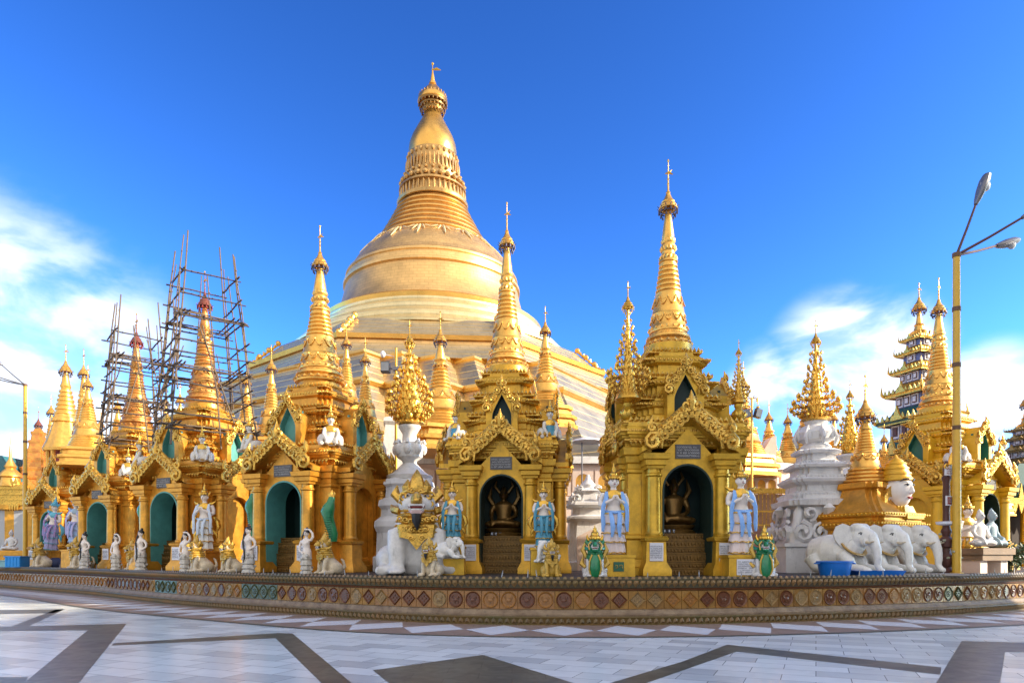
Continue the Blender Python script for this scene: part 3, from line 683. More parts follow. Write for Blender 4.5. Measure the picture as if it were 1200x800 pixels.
def porch(t, P, rz, main=True, jamb=None, dark=None, wx=.98, yf=-1.95, plaque=True, notice=True, seed=1):
    B = TM(0, 0, 0, rz); pm = P['paint']; cp = P.get('cap', pm)
    for sg in (-1, 1):
        q = MB(); q.M = B @ TM(sg*wx, yf, 0)
        sqf = lambda h: [(-h,-h),(h,-h),(h,h),(-h,h)]
        q.levels(sqf, [(0,.40),(.16,.40),(.36,.29),(.90,.27),(.93,.32),(1.0,.34),(1.05,.27)]); pd = q.build('pedestal', pm, t)
        q = MB(); q.M = B @ TM(sg*wx, yf, 0); q.lathe([(1.05,.25),(1.11,.26),(1.15,.225),(1.2,.215),(2.62,.195),(2.66,.235),(2.70,.235),(2.73,.20),(2.84,.195)], 20); co_ = q.build('column', P.get('col', pm), t)
        q = MB(); q.M = B @ TM(sg*wx, yf, 0); q.levels(sqf, [(2.84,.24),(2.90,.25),(2.93,.30),(3.05,.31),(3.08,.37),(3.22,.39),(3.24,.33)]); q.build('capital', cp, co_)
        if notice and main:
            q = MB(); q.M = B @ TM(sg*wx, yf-.29, .65); q.box(-.19, .19, -.02, .0, -.26, .22); nb = q.build('notice_board', PAPER, t)
            lettering(nb, B @ TM(sg*wx, yf-.313, .63), .36, .42, 6, INK, seed+sg)
    q = MB(); q.M = B
    if main:
        arch_wall(q, .80, 3.15, 3.95, .73, 2.27, yf+.02, yf+.40)
        for sg in (-1, 1): q.box(sg*.802, sg*1.25, yf+.24, yf+.55, 0, 3.3)
    else:
        arch_wall(q, .80, 3.15, 3.95, .62, 2.3, yf+.10, yf+.32)
        for sg in (-1, 1): q.box(sg*.802, sg*1.22, yf+.22, yf+.5, 0, 3.3)
    q.build('porch_wall', pm, t)
    # roof is hollow at the front so that the gable wall shows beneath its raking edge
    q2 = MB(); q2.M = B; up = [(-1.38,3.26),(-.7,3.62),(0,4.18),(.7,3.62),(1.38,3.26)]; dn = [(x, z+.14) for x, z in up]
    q2.slab(up+dn[::-1], yf-.28, -1.0); q2.build('porch_roof', pm, t)
    gable_ornament(t, B @ TM(0, yf-.30, 0), 1.14, 3.50, 4.36, .40, m=P.get('carved'), n=8)
    if main:
        q = MB(); q.M = B; arch_shell(q, .728, 2.27, yf+.0, yf+.95, .05); q.build('jamb', jamb, t)
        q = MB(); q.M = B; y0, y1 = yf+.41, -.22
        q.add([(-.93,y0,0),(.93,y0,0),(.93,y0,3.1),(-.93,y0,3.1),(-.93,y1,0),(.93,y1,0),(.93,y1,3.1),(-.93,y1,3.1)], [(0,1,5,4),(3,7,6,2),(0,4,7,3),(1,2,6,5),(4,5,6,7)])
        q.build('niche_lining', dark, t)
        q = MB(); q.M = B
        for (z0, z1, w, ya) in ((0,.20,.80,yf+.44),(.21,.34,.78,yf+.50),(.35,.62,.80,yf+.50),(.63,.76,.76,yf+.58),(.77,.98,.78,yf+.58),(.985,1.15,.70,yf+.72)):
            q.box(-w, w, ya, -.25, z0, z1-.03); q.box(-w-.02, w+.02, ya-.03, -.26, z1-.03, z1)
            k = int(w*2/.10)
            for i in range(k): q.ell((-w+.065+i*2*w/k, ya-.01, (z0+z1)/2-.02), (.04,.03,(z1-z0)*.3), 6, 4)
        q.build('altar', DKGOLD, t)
        if plaque:
            q = MB(); q.M = B @ TM(0, yf, 3.32); q.box(-.36, .36, -.02, .03, -.19, .19); pl = q.build('plaque', STONE, t); lettering(pl, B @ TM(0, yf-.024, 3.32), .68, .36, 4, LETT, seed)
    else:
        q = MB(); q.M = B; arch_shell(q, .62, 2.3, yf+.09, yf+.33, .04); q.build('arch_trim', cp, t)
        q = MB(); q.M = B; q.box(-.72, .72, yf+.34, yf+.42, 0, 3.1); q.build('blind_panel', P.get('blind', pm), t)
def upper_niche(t, P, rz, z, y, s, col):
    B = TM(0, 0, 0, rz) @ TM(0, y, z)
    q = MB(); q.M = B; arch_wall(q, .44*s, .85*s, 1.25*s, .27*s, .52*s, -.04, .70, .30*s, 0.0); q.build('niche_frame', P['paint'], t)
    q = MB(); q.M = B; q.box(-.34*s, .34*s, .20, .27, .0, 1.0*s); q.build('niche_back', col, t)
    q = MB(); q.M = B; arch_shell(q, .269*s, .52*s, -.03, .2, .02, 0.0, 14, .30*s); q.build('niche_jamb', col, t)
    gable_ornament(t, B @ TM(0, -.07, 0), .46*s, .72*s, 1.30*s, .20*s, m=P.get('carved'), n=3)
def shrine(label, loc, rz, P, seed=1, group='small shrines standing along the terrace wall'):
    t = thing('shrine', label, 'shrine', loc, rz, group); pm = P['paint']; hz = P.get('hz', 1.0); ZB = P.get('zb', 1.0)
        # the base is cut open in front of the niche, so build it as mouldings left and right
    def notch(h, w=.96, d=1.5):
        p = redent(h, 1, .16); k = min(range(len(p)), key=lambda i: p[i][1]*10+p[i][0])
        k = [i for i in range(len(p)) if abs(p[i][1]+h) < 1e-6]; k = min(k, key=lambda i: p[i][0])
        return p[:k+1]+[(-w,-h),(-w,-h+d+(h-1.55)),(w,-h+d+(h-1.55)),(w,-h)]+p[k+1:]
    q = MB(); q.levels(notch, [(0,1.86),(.20,1.86),(.24,1.76),(.36,1.74),(.42,1.64),(.50,1.60),(.52,1.55),(2.75,1.52),(2.80,1.58),(2.90,1.60),(2.95,1.54),(3.25,1.54),(3.45,1.60)]); q.build('body', pm, t, ang=25)
    for a in range(4):
        q = MB(); q.M = TM(0,0,0,a*90) @ TM(1.40,-1.40,0); q.levels(lambda h: [(-h,-h),(h,-h),(h,h),(-h,h)], [(0,.42),(.2,.42),(.24,.36),(.42,.34),(.48,.29),(.95,.28),(1.0,.33),(1.08,.33),(1.12,.25),(2.75,.235),(2.79,.28),(2.86,.28),(2.9,.24),(3.02,.25),(3.06,.31),(3.22,.33),(3.26,.39),(3.449,.41)])
        q.build('corner_pillar', P.get('col', pm), t, ang=25)
    rf = lambda h: redent(h, 1, .16)
    q = MB(); q.levels(rf, [(3.45,1.62),(3.50,1.70),(3.60,1.71),(3.61,1.76),(3.70,1.76),(3.72,1.81),(3.78,1.82),(3.80,1.87),(4.00,1.88),(4.02,1.84),(4.12,1.82),(4.13,1.5)]); q.build('cornice', P.get('cap', pm), t, ang=25)
    porch(t, P, 0, True, P['jamb'], P['dark'], seed=seed, notice=P.get('notice', True))
    porch(t, P, 90, False, plaque=False, yf=P.get('side', -1.92)); porch(t, P, -90, False, plaque=False, yf=P.get('side', -1.92))
    tr = lambda n, s: (lambda h: redent(h, n, s))
    q = MB(); q.levels(tr(4,.13), [(4.06,1.52),(4.20,1.52),(4.24,1.44),(4.40,1.42),(4.46,1.30),(4.62,1.30),(4.66,1.38),(4.78,1.40),(4.82,1.30),(4.90,1.26)]); q.build('tier', pm, t, ang=25)
    q = MB(); q.levels(tr(4,.11), [(4.90,1.20),(5.02,1.20),(5.06,1.10),(5.28,1.08),(5.32,1.18),(5.44,1.20),(5.50,1.08),(5.56,1.06)]); q.build('tier', pm, t, ang=25)
    q = MB(); q.levels(tr(3,.11), [(5.56,1.02),(5.66,1.02),(5.70,.90),(5.92,.88),(5.98,1.0),(6.14,1.02),(6.20,.86),(6.32,.82)]); q.build('tier', pm, t, ang=25)
    for z, h, n_, up in ((3.66,1.765,24,-1),(3.90,1.88,30,0),(4.13,1.80,22,1),(4.72,1.385,20,0),(4.90,1.22,16,1),(5.38,1.185,18,0),(5.56,1.04,14,1),(6.06,1.005,16,0),(6.32,.80,12,1)):
        q = MB(); q.levels(lambda h_: [(-h_,-h_),(h_,-h_),(h_,h_),(-h_,h_)], [(z-.025,h*.9),(z-.024,h+.006),(z+.024,h+.006),(z+.025,h*.9)])
        for a in range(4):
            for j in range(n_):
                x = -h*.93+(j+.5)*2*h*.93/n_; w = h*.93/n_*.85; q.M = TM(0,0,z,a*90) @ TM(x,-h-.01,0)
                if up == 0: q.ell((0,0,0), (w*.8,.035,.04), 6, 4)
                else: q.add([(-w,0,0),(w,0,0),(w*.9,-.03,up*.06),(0,-.02,up*.15),(-w*.9,-.03,up*.06),(0,-.07,up*.06),(0,.03,up*.05)], [(0,1,5),(1,2,5),(2,3,5),(3,4,5),(4,0,5),(1,0,6),(2,1,6),(3,2,6),(4,3,6),(0,4,6)])
        q.build('leaf_frieze', P.get('carved', GOLDC), t)
    q = MB(); q.lathe([(6.32,.84),(6.42,.86),(6.46,.76),(6.66,.74)], 32); q.build('round_plinth', pm, t)
    for r_ in (0, 90, -90): upper_niche(t, P, r_, 4.14, -1.70, 1.2, P['upper'])
    spire(t, 6.62, P.get('hs', 1.0), P.get('rs', 1.0), P.get('spire', GOLDL), P.get('umb', GOLDL), True, P.get('oldred', False))
    return t
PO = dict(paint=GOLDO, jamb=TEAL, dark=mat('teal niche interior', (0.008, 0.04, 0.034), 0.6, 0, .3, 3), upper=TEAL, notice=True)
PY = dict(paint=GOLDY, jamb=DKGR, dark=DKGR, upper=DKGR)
PR = dict(PO, spire=GOLDR, umb=REDH, oldred=True)
SH = {}
SH['main'] = shrine('yellow gold shrine with golden trees on its roof corners and blue sashed statues', (at(783,20.2), 20.2, T), 3, dict(PY, rs=.95, side=-1.52), 11)
SH['mid'] = shrine('yellow gold shrine with dark niche and turquoise statues, right of the big lion statue', (at(594,22.4), 22.4, T), -5, dict(PY, hs=.98, paint=mat('older gold paint', (0.74, 0.40, 0.032), 0.36, 0.5, 0.5, 2.2, 0.25, 25, dirt=0.65, streak=0.45)), 12)
SH['main'].scale = (.95, .97, 1); SH['mid'].scale = (.91, .95, 1)
SH['orange'] = shrine('orange gold shrine with teal arch and clean gilded spire left of the big lion statue', (at(375,24.2), 24.2, T), -21, dict(PO, rs=1.15), 13)
SH['scaf'] = shrine('orange gold shrine whose reddish spire stands inside the taller bamboo scaffold', (at(240,27.8), 27.8, T), -23, dict(PR, hs=.98), 14)
SH['scaf2'] = shrine('orange gold shrine whose reddish spire stands inside the smaller bamboo scaffold', (at(160,32.6), 32.6, T), -24, dict(PR, hs=.98), 15)
SH['far'] = shrine('farthest gold shrine on the left behind the blue and lilac draped statues', (at(98,38.5), 38.5, T), -22, PO, 16)
SH['right'] = shrine('bright yellow shrine behind the right lamp post', (at(1100,28.3), 28.3, T), 30, dict(paint=mat('bright yellow paint', (0.70,0.40,0.015), .42, .15, .25, 2.5, .12, 18, dirt=.35), jamb=DKGR, dark=DKGR, upper=mat('green niche', (0.03,0.16,0.11), .5), hs=.97), 17)

def small_stupa(label, px, D, py_top, py_base, r, m=GOLDL, group='small gilded stupas ringing the great stupa', rod=.75, square=True):
    zb, zt = zz(py_base, D), zz(py_top, D); H = zt-zb
    t = thing('small_stupa', label, 'stupa', (at(px, D), D, zb), 20, group)
    q = MB(); q.levels(lambda h: redent(h, 3, r*.09), [(0,r),(.03*H,r),(.035*H,r*.92),(.07*H,r*.90),(.075*H,r*.98),(.10*H,r*.98),(.11*H,r*.84),(.15*H,r*.80),(.155*H,r*.88),(.18*H,r*.86),(.19*H,r*.74)]); q.build('base', m, t, ang=25)
    pr = []
    for i in range(4):
        z0 = (.19+i*.022)*H; r0 = r*(.76-.045*i); pr += [(z0,r0-.02),(z0+.006*H,r0),(z0+.014*H,r0),(z0+.018*H,r0-.03)]
    pr += [(.28*H,r*.56),(.30*H,r*.60),(.315*H,r*.55),(.37*H,r*.48),(.376*H,r*.50),(.39*H,r*.46),(.44*H,r*.36),(.455*H,r*.33)]
    q = MB(); q.lathe(pr, 32); swags(q, .43*H, r*.38, 8, .05*H, r*.03, .35); q.build('bell', m, t)
    pr = []
    for i in range(5):
        z0 = (.455+i*.026)*H; r0 = r*(.345-.022*i); pr += [(z0,r0-.02*r),(z0+.006*H,r0),(z0+.016*H,r0),(z0+.02*H,r0-.025*r)]
    q = MB(); q.lathe(pr+[(.585*H,r*.22)], 28); q.build('ringed_band', m, t)
    q = MB(); q.lathe([(.585*H,r*.22),(.592*H,r*.25),(.605*H,r*.2),(.63*H,r*.17),(.645*H,r*.19),(.655*H,r*.15),(.68*H,r*.155),(.72*H,r*.12),(.77*H,r*.075),(.82*H,r*.05)], 24); petals(q, .63*H, r*.19, 10, r*.05, .025*H, False, r*.03); petals(q, .65*H, r*.17, 10, r*.05, .025*H, True, r*.02); q.build('bud', m, t)
    umbrella(t, .79*H, H*.155, m, rod=.75, bells=8)
    return t
small_stupa('gilded stupa with broad ringed bell behind the big lion statue', 516, 32, 366, 532, 1.55)
small_stupa('slim gilded stupa peeping out right of the middle shrine spire', 639, 32, 360, 505, 1.25)
small_stupa('small gilded stupa just left of the clean gilded spire of the orange shrine', 318, 34, 405, 540, 1.05)
small_stupa('slim gilded stupa right behind the clean gilded spire of the orange shrine', 406, 30, 378, 505, .85)
small_stupa('small gilded stupa close behind the right edge of the taller bamboo scaffold', 289, 36, 425, 545, 1.1)
small_stupa('tiny gilded stupa between the two bamboo scaffolds, left one of two', 194, 44, 452, 560, 1.1)
small_stupa('tiny gilded stupa between the two bamboo scaffolds, right one of two', 211, 46, 448, 560, 1.2)
small_stupa('small gilded stupa inside the left edge of the smaller bamboo scaffold', 138, 42, 458, 560, 1.2)
small_stupa('tall slim gilded stupa beside the smaller bamboo scaffold on its left', 103, 37, 428, 548, 1.25)
small_stupa('bright gilded stupa on the white block nearest the twin floodlights', 871, 33, 425, 560, 1.4)
small_stupa('slim gilded stupa on the pink white block, left of two pale twins', 901, 38, 470, 575, 1.35)
small_stupa('slim gilded stupa on the pink white block, right of two pale twins', 923, 40, 474, 575, 1.45)
small_stupa('gilded stupa half hidden by the white urn of the golden tree', 943, 42, 462, 560, 1.5)

small_stupa('thin gilded stupa between the bright yellow shrine and the green roofed hall, taller one', 1150, 35, 508, 600, .85)
small_stupa('thin gilded stupa between the bright yellow shrine and the green roofed hall, shorter one', 1164, 36, 525, 605, .8)
small_stupa('thin gilded stupa behind the crown of the giant head', 1036, 37, 498, 590, .95)
small_stupa('thin gilded stupa behind the pot on the right roof corner of the main shrine', 849, 37, 440, 560, 1.15)
small_stupa('thin gilded stupa beside the pavilion tower, near the temple spire', 60, 56, 462, 570, 1.3)
small_stupa('thin gilded stupa between the pavilion tower and the smaller bamboo scaffold', 118, 50, 480, 575, 1.2)
small_stupa('thin gilded stupa behind the tall urn tree, next to the orange shrine', 428, 33, 396, 530, .95)
small_stupa('thin gilded stupa behind the large white monument, on its right', 977, 42, 470, 575, 1.2)

# pavilion tower with broad skirt roof behind the left lamp post
Dp = 47; fp = lambda y: zz(y,Dp)-T; up = Dp/K
t = thing('pavilion_tower', 'gilded pavilion with flared skirt roof and tall spire behind the far shrine', 'pavilion', (at(77,Dp), Dp, T), 10)
q = MB(); q.lathe([(0,1.9),(fp(562),1.75)], 8); q.build('base', GOLDO, t)
for i in range(8):
    a = 2*PI*(i+.5)/8; q = MB(); q.lathe([(fp(562),.2),(fp(560),.17),(fp(528),.15),(fp(526),.22)], 8, (1.0*math.cos(a), 1.0*math.sin(a))); q.build('column', GOLDL, t)
q = MB(); q.lathe([(fp(562),.7),(fp(526),.7)], 8); q.build('drum', RED, t)
def flare(a, z): return 1+.10*abs(math.cos(4*a))
q = MB(); q.lathe([(fp(y),r_*up) for y, r_ in ((530,21),(527,22),(520,19),(510,15.5),(500,13),(496,12),(495,14),(491,13.5),(490,11.5),(486,10.5))], 32, fn=flare); q.build('skirt_roof', GOLDL, t)
q = MB(); pr = []
for i in range(6):
    y = 487-i*5.2; r0 = (11.0-1.0*i)*up; pr += [(fp(y),r0),(fp(y-1.2),r0+.06),(fp(y-3),r0+.05),(fp(y-4),r0-.06)]
q.lathe(pr+[(fp(455),5*up),(fp(453),6*up),(fp(449),4.5*up),(fp(438),3*up),(fp(430),2*up)], 24); q.build('spire', GOLDL, t)
umbrella(t, fp(436), 1.35, GOLDL, rod=.75)

# thin red temple spire and low hall at the far left
Dt = 52
t = thing('temple_tower', 'slim red gold tapering temple spire between the left lamp post and the pavilion', 'temple', (at(45,Dt), Dt, T), 10)
zb = zz(585,Dt)-T; q = MB(); q.levels(lambda h: redent(h,3,.18), [(0,1.9),(zb-1,1.9),(zb-.9,2.2),(zb-.6,2.2),(zb-.5,1.7),(zb,1.7)]); q.build('body', GOLDO, t, ang=25)
z1 = zz(500,Dt)-T; lv = []
for i in range(8):
    z_ = zb+(z1-zb)*i/8; h = 1.75-1.5*(i/8)**.62; lv += [(z_,h),(z_+.18,h+.06),(z_+.3,h+.05),(z_+.34,h-.08)]
q = MB(); q.levels(lambda h: redent(h,2,h*.16), lv+[(z1,.14)]); q.build('tapering_tower', GOLDR, t, ang=25)
q = MB()
for a in range(4):
    q.M = TM(0,0,zb-.1,a*90) @ TM(0,-1.75,0); arch_wall(q, .55, 1.0, 1.5, .3, .5, 0, .3, .3)
q.build('upper_gable', GOLDL, t); umbrella(t, z1+.05, .95, REDH, rod=.9)
Dh = 50; bx0, bx1 = at(-90,Dh), at(27,Dh)
t = thing('low_hall', 'low white hall with teal roof and gold eaves at the far left edge', 'building', ((bx0+bx1)/2, Dh+4, T)); hw_ = (bx1-bx0)/2
q = MB(); q.box(-hw_, hw_, -4, 4, 0, zz(592,Dh)-T); q.build('wall', mat('pale grey wall', (0.46,0.47,0.48), .7, 0, .08, .6), t)
e0, e1 = zz(592,Dh)-T, zz(568,Dh)-T
q = MB(); q.box(-hw_-.2, hw_+.25, -4.3, 4.3, e0+.01, e1)
for i in range(40): q.M = TM(-hw_+i*2*hw_/40, -4.32, e0); q.slab([(-.1,.1),(.1,.1),(.06,-.15),(0,-.4),(-.06,-.15)], -.02, .03)
q.M = TM()
for j in range(3): q.box(-hw_-.3-j*.05, hw_+.3+j*.05, -4.36-j*.05, 4.36, e0+.35+j*.4, e0+.5+j*.4)
for i in range(26): q.M = TM(-hw_+i*2*hw_/26, -4.4, e1); q.slab([(-.12,0),(.12,0),(.14,.15),(0,.5),(-.14,.15)], -.03, .03)
q.build('eaves', GOLDC, t)
q = MB(); q.slab([(-hw_+.3,e1+.01),(hw_-.3,e1+.01),(hw_-1.8,e1+2.2),(-hw_+1.8,e1+2.2)], -3.8, 3.8); q.build('roof', mat('teal roof', (0.03,0.14,0.16), .5, 0, .2, 1), t)
q = MB(); q.lathe([(e1-.1,.7),(e1+.5,.6),(e1+.6,.75),(e1+.8,.7),(e1+1.2,.32),(e1+1.35,.4),(e1+1.9,.12),(e1+3.4,.03),(e1+3.9,.01)], 12, (hw_-1.0,-3.9)); q.build('roof_finial', GOLDL, t)

# white base wall of the great stupa with gold arched niches
BW = [(-46,60),(-28,47),(-12,36),(-4,34),(9,34),(18,38),(34,50),(50,62)]
t = thing('base_wall', 'pinkish white base wall of the great stupa with gold arched niches', 'wall', (0,34,T))
ZW = 6.5
q = MB(); vs = []
for x, y in BW: vs += [(x, y-34, -.1), (x, y-34, ZW-T)]
for x, y in BW: vs += [(x*.94, y-34+4, -.1), (x*.94, y-34+4, ZW-T)]
n = len(BW); fs = []
for i in range(n-1):
    fs += [(2*i,2*i+2,2*i+3,2*i+1), (2*n+2*i,2*n+2*i+1,2*n+2*i+3,2*n+2*i+2), (2*i+1,2*i+3,2*n+2*i+3,2*n+2*i+1)]
q.add(vs, fs); q.build('wall', PINKW, t)
def bwalong(x):
    for (xa, ya), (xb, yb) in zip(BW, BW[1:]):
        if xa <= x <= xb:
            u = (x-xa)/(xb-xa); return ya+(yb-ya)*u, math.degrees(math.atan2(yb-ya, xb-xa))
def bwseg(name, m, z0, z1, o0):
    q = MB(); rings = []
    for i, (x, y) in enumerate(BW): rings.append([(x, y-34+.1, z0), (x+0, y-34-o0, z0), (x, y-34-o0, z1), (x, y-34+.1, z1)])
    q.loft(rings); q.build(name, m, t)
bwseg('cornice', WHITE, ZW-T-.25, ZW-T+.1, .3); bwseg('string_course', PINKW, 3.3, 3.5, .22); bwseg('plinth', WHITE, -.05, 1.1, .5)
nm_f = MB(); arch_wall(nm_f, .52, 1.25, 1.42, .36, .72, -.12, .05); nmf = nm_f.mesh('niche_frame', PINKW)
nm_b = MB(); nm_b.box(-.4,.4,-.04,.0,0,1.15); nmb = nm_b.mesh('niche_panel', GOLDL)
x = -20
while x < 20:
    y, a = bwalong(x)
    f = bpy.data.objects.new('niche_frame', nmf); C.objects.link(f); f.parent = t; f.location = (x, y-34, 3.55); f.rotation_euler = (0,0,R(a))
    b = bpy.data.objects.new('niche_panel', nmb); C.objects.link(b); b.parent = f
    x += 1.12
q = MB(); q.add([(x, y+2, ZW+.0) for x, y in BW]+[(60,150,ZW),(-60,150,ZW)], [tuple(range(n+2))]); struct('upper_terrace_floor', q, PINKW)
# white block with scooped shoulders carrying the pale twin stupas, railing below
t = thing('white_block', 'pink white block with scooped parapet beside the pale twin stupas', 'wall', (at(889,33.2), 33.2, T))
w0 = .75; f_ = lambda y: zz(y,33.2)-T
q = MB(); out = [(-w0,0),(w0,0),(w0,f_(512)),(w0-.2,f_(513))]
for i in range(9): u = i/8; out.append((w0-.25-(w0*2-.25)*u, f_(541)+(f_(514)-f_(541))*(1-u)**2.2))
q.slab(out, -.3, .6); q.build('parapet', PINKW, t)
for i in range(3):
    q = MB(); q.M = TM(-.5+i*.5, -.31, f_(582)); arch_wall(q, .25, .92, 1.02, .19, .60, -.1, 0); fr = q.build('niche_frame', PINKW, t)
    q = MB(); q.M = TM(-.5+i*.5, -.31, f_(582)); q.box(-.21,.21,-.05,-.01,0,.85); q.build('niche_panel', GOLDL, fr)
t = thing('railing', 'rusty lattice railing on a pink kerb right of the main shrine', 'railing', (at(906,30), 30, T))
for i in range(24):
    q = MB(); q.box(-2+i*.17-.015, -2+i*.17+.015, -.015, .015, zz(620,30)-T, zz(577,30)-T); q.build('bar', GOLDC, t)
q = MB(); q.box(-2.1,2,-.1,.1,zz(578,30)-T,zz(572,30)-T); q.box(-2.1,2,-.04,.04,zz(600,30)-T,zz(598,30)-T); q.box(-2.1,2,-.04,.04,zz(616,30)-T,zz(614,30)-T); q.build('rail', GOLDC, t)
q = MB(); q.box(-2.2,2.1,-.2,.3,0,zz(620,30)-T); q.build('kerb', mat('red pink kerb', (0.42,0.20,0.14), .7, 0, .4, 2, dirt=.5), t)
q = MB(); q.box(-2.1,2.0,.31,.6,0,zz(578,30)-T); q.build('backing', mat('salmon wall', (0.55,0.33,0.20), .7, 0, .2, 2, dirt=.3), t)
# ------------------------------------------------------------------ golden lotus trees, urns
def bud(q, M, s):
    q.M = M; q.oval([(0,0,0,.25*s,.25*s),(.22*s,0,0,.55*s,.5*s),(.6*s,0,0,.62*s,.52*s),(1.0*s,.04*s,0,.42*s,.34*s),(1.5*s,.12*s,0,.06*s,.05*s)], 6)
def lerpt(tab, u):
    for (a, x), (b, y) in zip(tab, tab[1:]):
        if a <= u <= b: return x+(y-x)*(u-a)/(b-a)
    return tab[-1][1]
FULL = [(0,.62),(.08,.92),(.18,1.0),(.35,.88),(.5,.68),(.65,.45),(.78,.28),(.86,.2),(1,.14)]
LEAN = [(0,.60),(.07,.92),(.16,1.0),(.26,.74),(.4,.48),(.55,.36),(.7,.29),(.82,.24),(.9,.2),(1,.14)]
BULGE = [(0,.3),(.08,.75),(.18,1.0),(.28,.9),(.36,.55),(.48,.46),(.6,.36),(.78,.24),(1,.12)]
def gold_tree(label, loc, H, Rm, tiers=9, nb=22, group='golden lotus trees', m=GOLDT, airy=False):
    t = thing('golden_tree', label, 'ornament', loc, 0, group)
    q = MB(); q.lathe([(0,Rm*.30),(.03*H,Rm*.62),(.06*H,Rm*.55),(.12*H,Rm*.42 if airy else Rm*.66),(.22*H,Rm*.3 if airy else Rm*.62),(.40*H,Rm*.16 if airy else Rm*.4),(.62*H,Rm*.10 if airy else Rm*.16),(.78*H,Rm*.05)], 20); q.build('stem', m, t)
    for k in range(tiers):
        u = k/(tiers-1); z = H*(.05+.69*u); r = Rm*lerpt(BULGE if airy == 2 else LEAN if airy else FULL, u)*(1+.07*math.sin(3*k))
        n = max(6, int(nb*r/Rm)); q = MB()
        for i in range(n):
            a = 2*PI*(i+.5*(k % 2))/n; q.M = Matrix.Identity(4)
            s = min(Rm*.16, 2*PI*r/n*.52)
            pts = []
            for w in range(4):
                v = w/3; rr = r*(.35+.65*math.sin(v*PI/2)); pts.append((rr*math.cos(a), rr*math.sin(a), z-.02*H+v*v*.045*H))
            q.tube(pts, s*.16, 4)
            bud(q, TM(r*math.cos(a), r*math.sin(a), z+.01*H, math.degrees(a)) @ Matrix.Rotation(R(16-22*u), 4, 'Y'), s*(.92 if airy else 1.1))
            if k < tiers*.6:
                q.M = Matrix.Identity(4); q.ell((r*.92*math.cos(a+.12), r*.92*math.sin(a+.12), z-.012*H), (s*.3, s*.3, s*.5), 5, 4)
        q.build('bud_tier', m, t)
    umbrella(t, .80*H, H*.16, m, rod=.75, bells=9, mb=GOLDT)
    return t
def ds(D): return D/K
D = 24.5; urn = thing('white_urn', 'tall white urn on stepped greyish plinth behind the big lion statue', 'urn', (at(480,D), D, T))
u_ = ds(D); zb = zz(500,D)-T
q = MB(); sq = lambda h: redent(h, 2, .16)
q.levels(sq, [(0,1.36),(.5,1.36),(.55,1.25),(zz(625,D)-T,1.22),(zz(618,D)-T,1.32),(zz(612,D)-T,1.30),(zz(606,D)-T,1.08),(zz(598,D)-T,1.06),(zz(594,D)-T,1.18),(zz(588,D)-T,1.15),(zz(584,D)-T,.92),(zz(572,D)-T,.90),(zz(569,D)-T,1.0),(zz(564,D)-T,.96),(zz(562,D)-T,.85)]); q.build('stepped_plinth', WHITE, urn, ang=25).scale = (.84, .84, 1)
q = MB(); f = lambda y: zz(y,D)-T
q.lathe([(f(563),26*u_),(f(558),27*u_),(f(554),19*u_),(f(548),13*u_),(f(543),8*u_),(f(540),9*u_),(f(536),15*u_),(f(528),17*u_),(f(521),14*u_),(f(517),8.5*u_),(f(509),8*u_),(f(504),11*u_),(f(501),13*u_),(f(499),13*u_)], 28)
for i in range(8):
    a = 2*PI*i/8; q.ell((15.5*u_*math.cos(a), 15.5*u_*math.sin(a), f(527)), (5*u_,5*u_,7*u_), 8, 6); q.tube([(12*u_*math.cos(a),12*u_*math.sin(a),f(519)),(17*u_*math.cos(a),17*u_*math.sin(a),f(517)),(18*u_*math.cos(a),18*u_*math.sin(a),f(521))], 2*u_, 5)
q.build('urn', WHITEP, urn)
gold_tree('golden lotus tree on the tall white urn left of the middle shrine', (at(480,D), D, zz(500,D)), (500-378)*u_, 27*u_, 10, 24)
D = 28; t = thing('white_pillar', 'plain sunlit white tapering pillar close behind the tall white urn', 'pillar', (at(464,D), D, T), 10)
q = MB(); f = lambda y: zz(y,D)-T; q.levels(lambda h: [(-h,-h),(h,-h),(h,h),(-h,h)], [(0,.75),(f(560),.62),(f(556),.70),(f(552),.62),(f(500),.42),(f(496),.5),(f(492),.48),(f(489),.2)]); q.build('shaft', WHITEP, t, ang=20)
D = 22.6; u_ = ds(D); f = lambda y: zz(y,D)-T
mon = thing('white_urn', 'large weathered white tiered monument with scroll corners beside the elephants, carrying an airy golden tree', 'urn', (at(956,D), D, T), -4)
q = MB(); q.box(-1.38,1.38,-1.3,1.3,0,f(641)); q.box(-1.44,1.44,-1.36,1.36,f(641)+.003,f(637)); q.build('pedestal', WHITE, mon)
q = MB(); sq = lambda h: redent(h, 2, .12)
q.levels(sq, [(f(637),1.08),(f(596),.94),(f(594),1.14),(f(588),1.18),(f(586),1.0),(f(582),.98)]); q.build('scroll_base', WHITE, mon, ang=25)
for a in range(4):
    q = MB()
    for sg in (-1, 1):
        q.M = TM(0,0,f(637)+.36,a*90); q.scroll(sg*.84, .0, .34, -1.16, PI/2, sg, 1.5, .30); q.scroll(sg*.58, .58, .24, -1.08, -PI/2, -sg, 1.2, .32); q.scroll(sg*.26, .0, .28, -1.14, PI/2, -sg, 1.4, .30)
    q.tube([(0,-1.05,.55),(0,-1.15,.75),(0,-1.05,.95)], [.15,.2,.02], 6)
    q.M = TM(0,0,f(637),a*90+45); q.oval([(0,0,-1.30,.26,.30),(.3,0,-1.36,.24,.28),(.7,0,-1.25,.14,.16),(1.0,0,-1.18,.16,.18),(1.25,0,-1.2,.02,.02)], 10)
    q.build('scroll_panel', WHITE, mon)
lv = []
for (y0, y1, w) in ((582,562,36),(562,545,31),(545,528,24)):
    h = w*u_; lv += [(f(y0),h*.92),(f(y0-3),h*.92),(f(y0-5),h*.80),(f(y0-11),h*.78),(f(y1+5),h*.97),(f(y1+2),h),(f(y1)-.004,h*.9)]
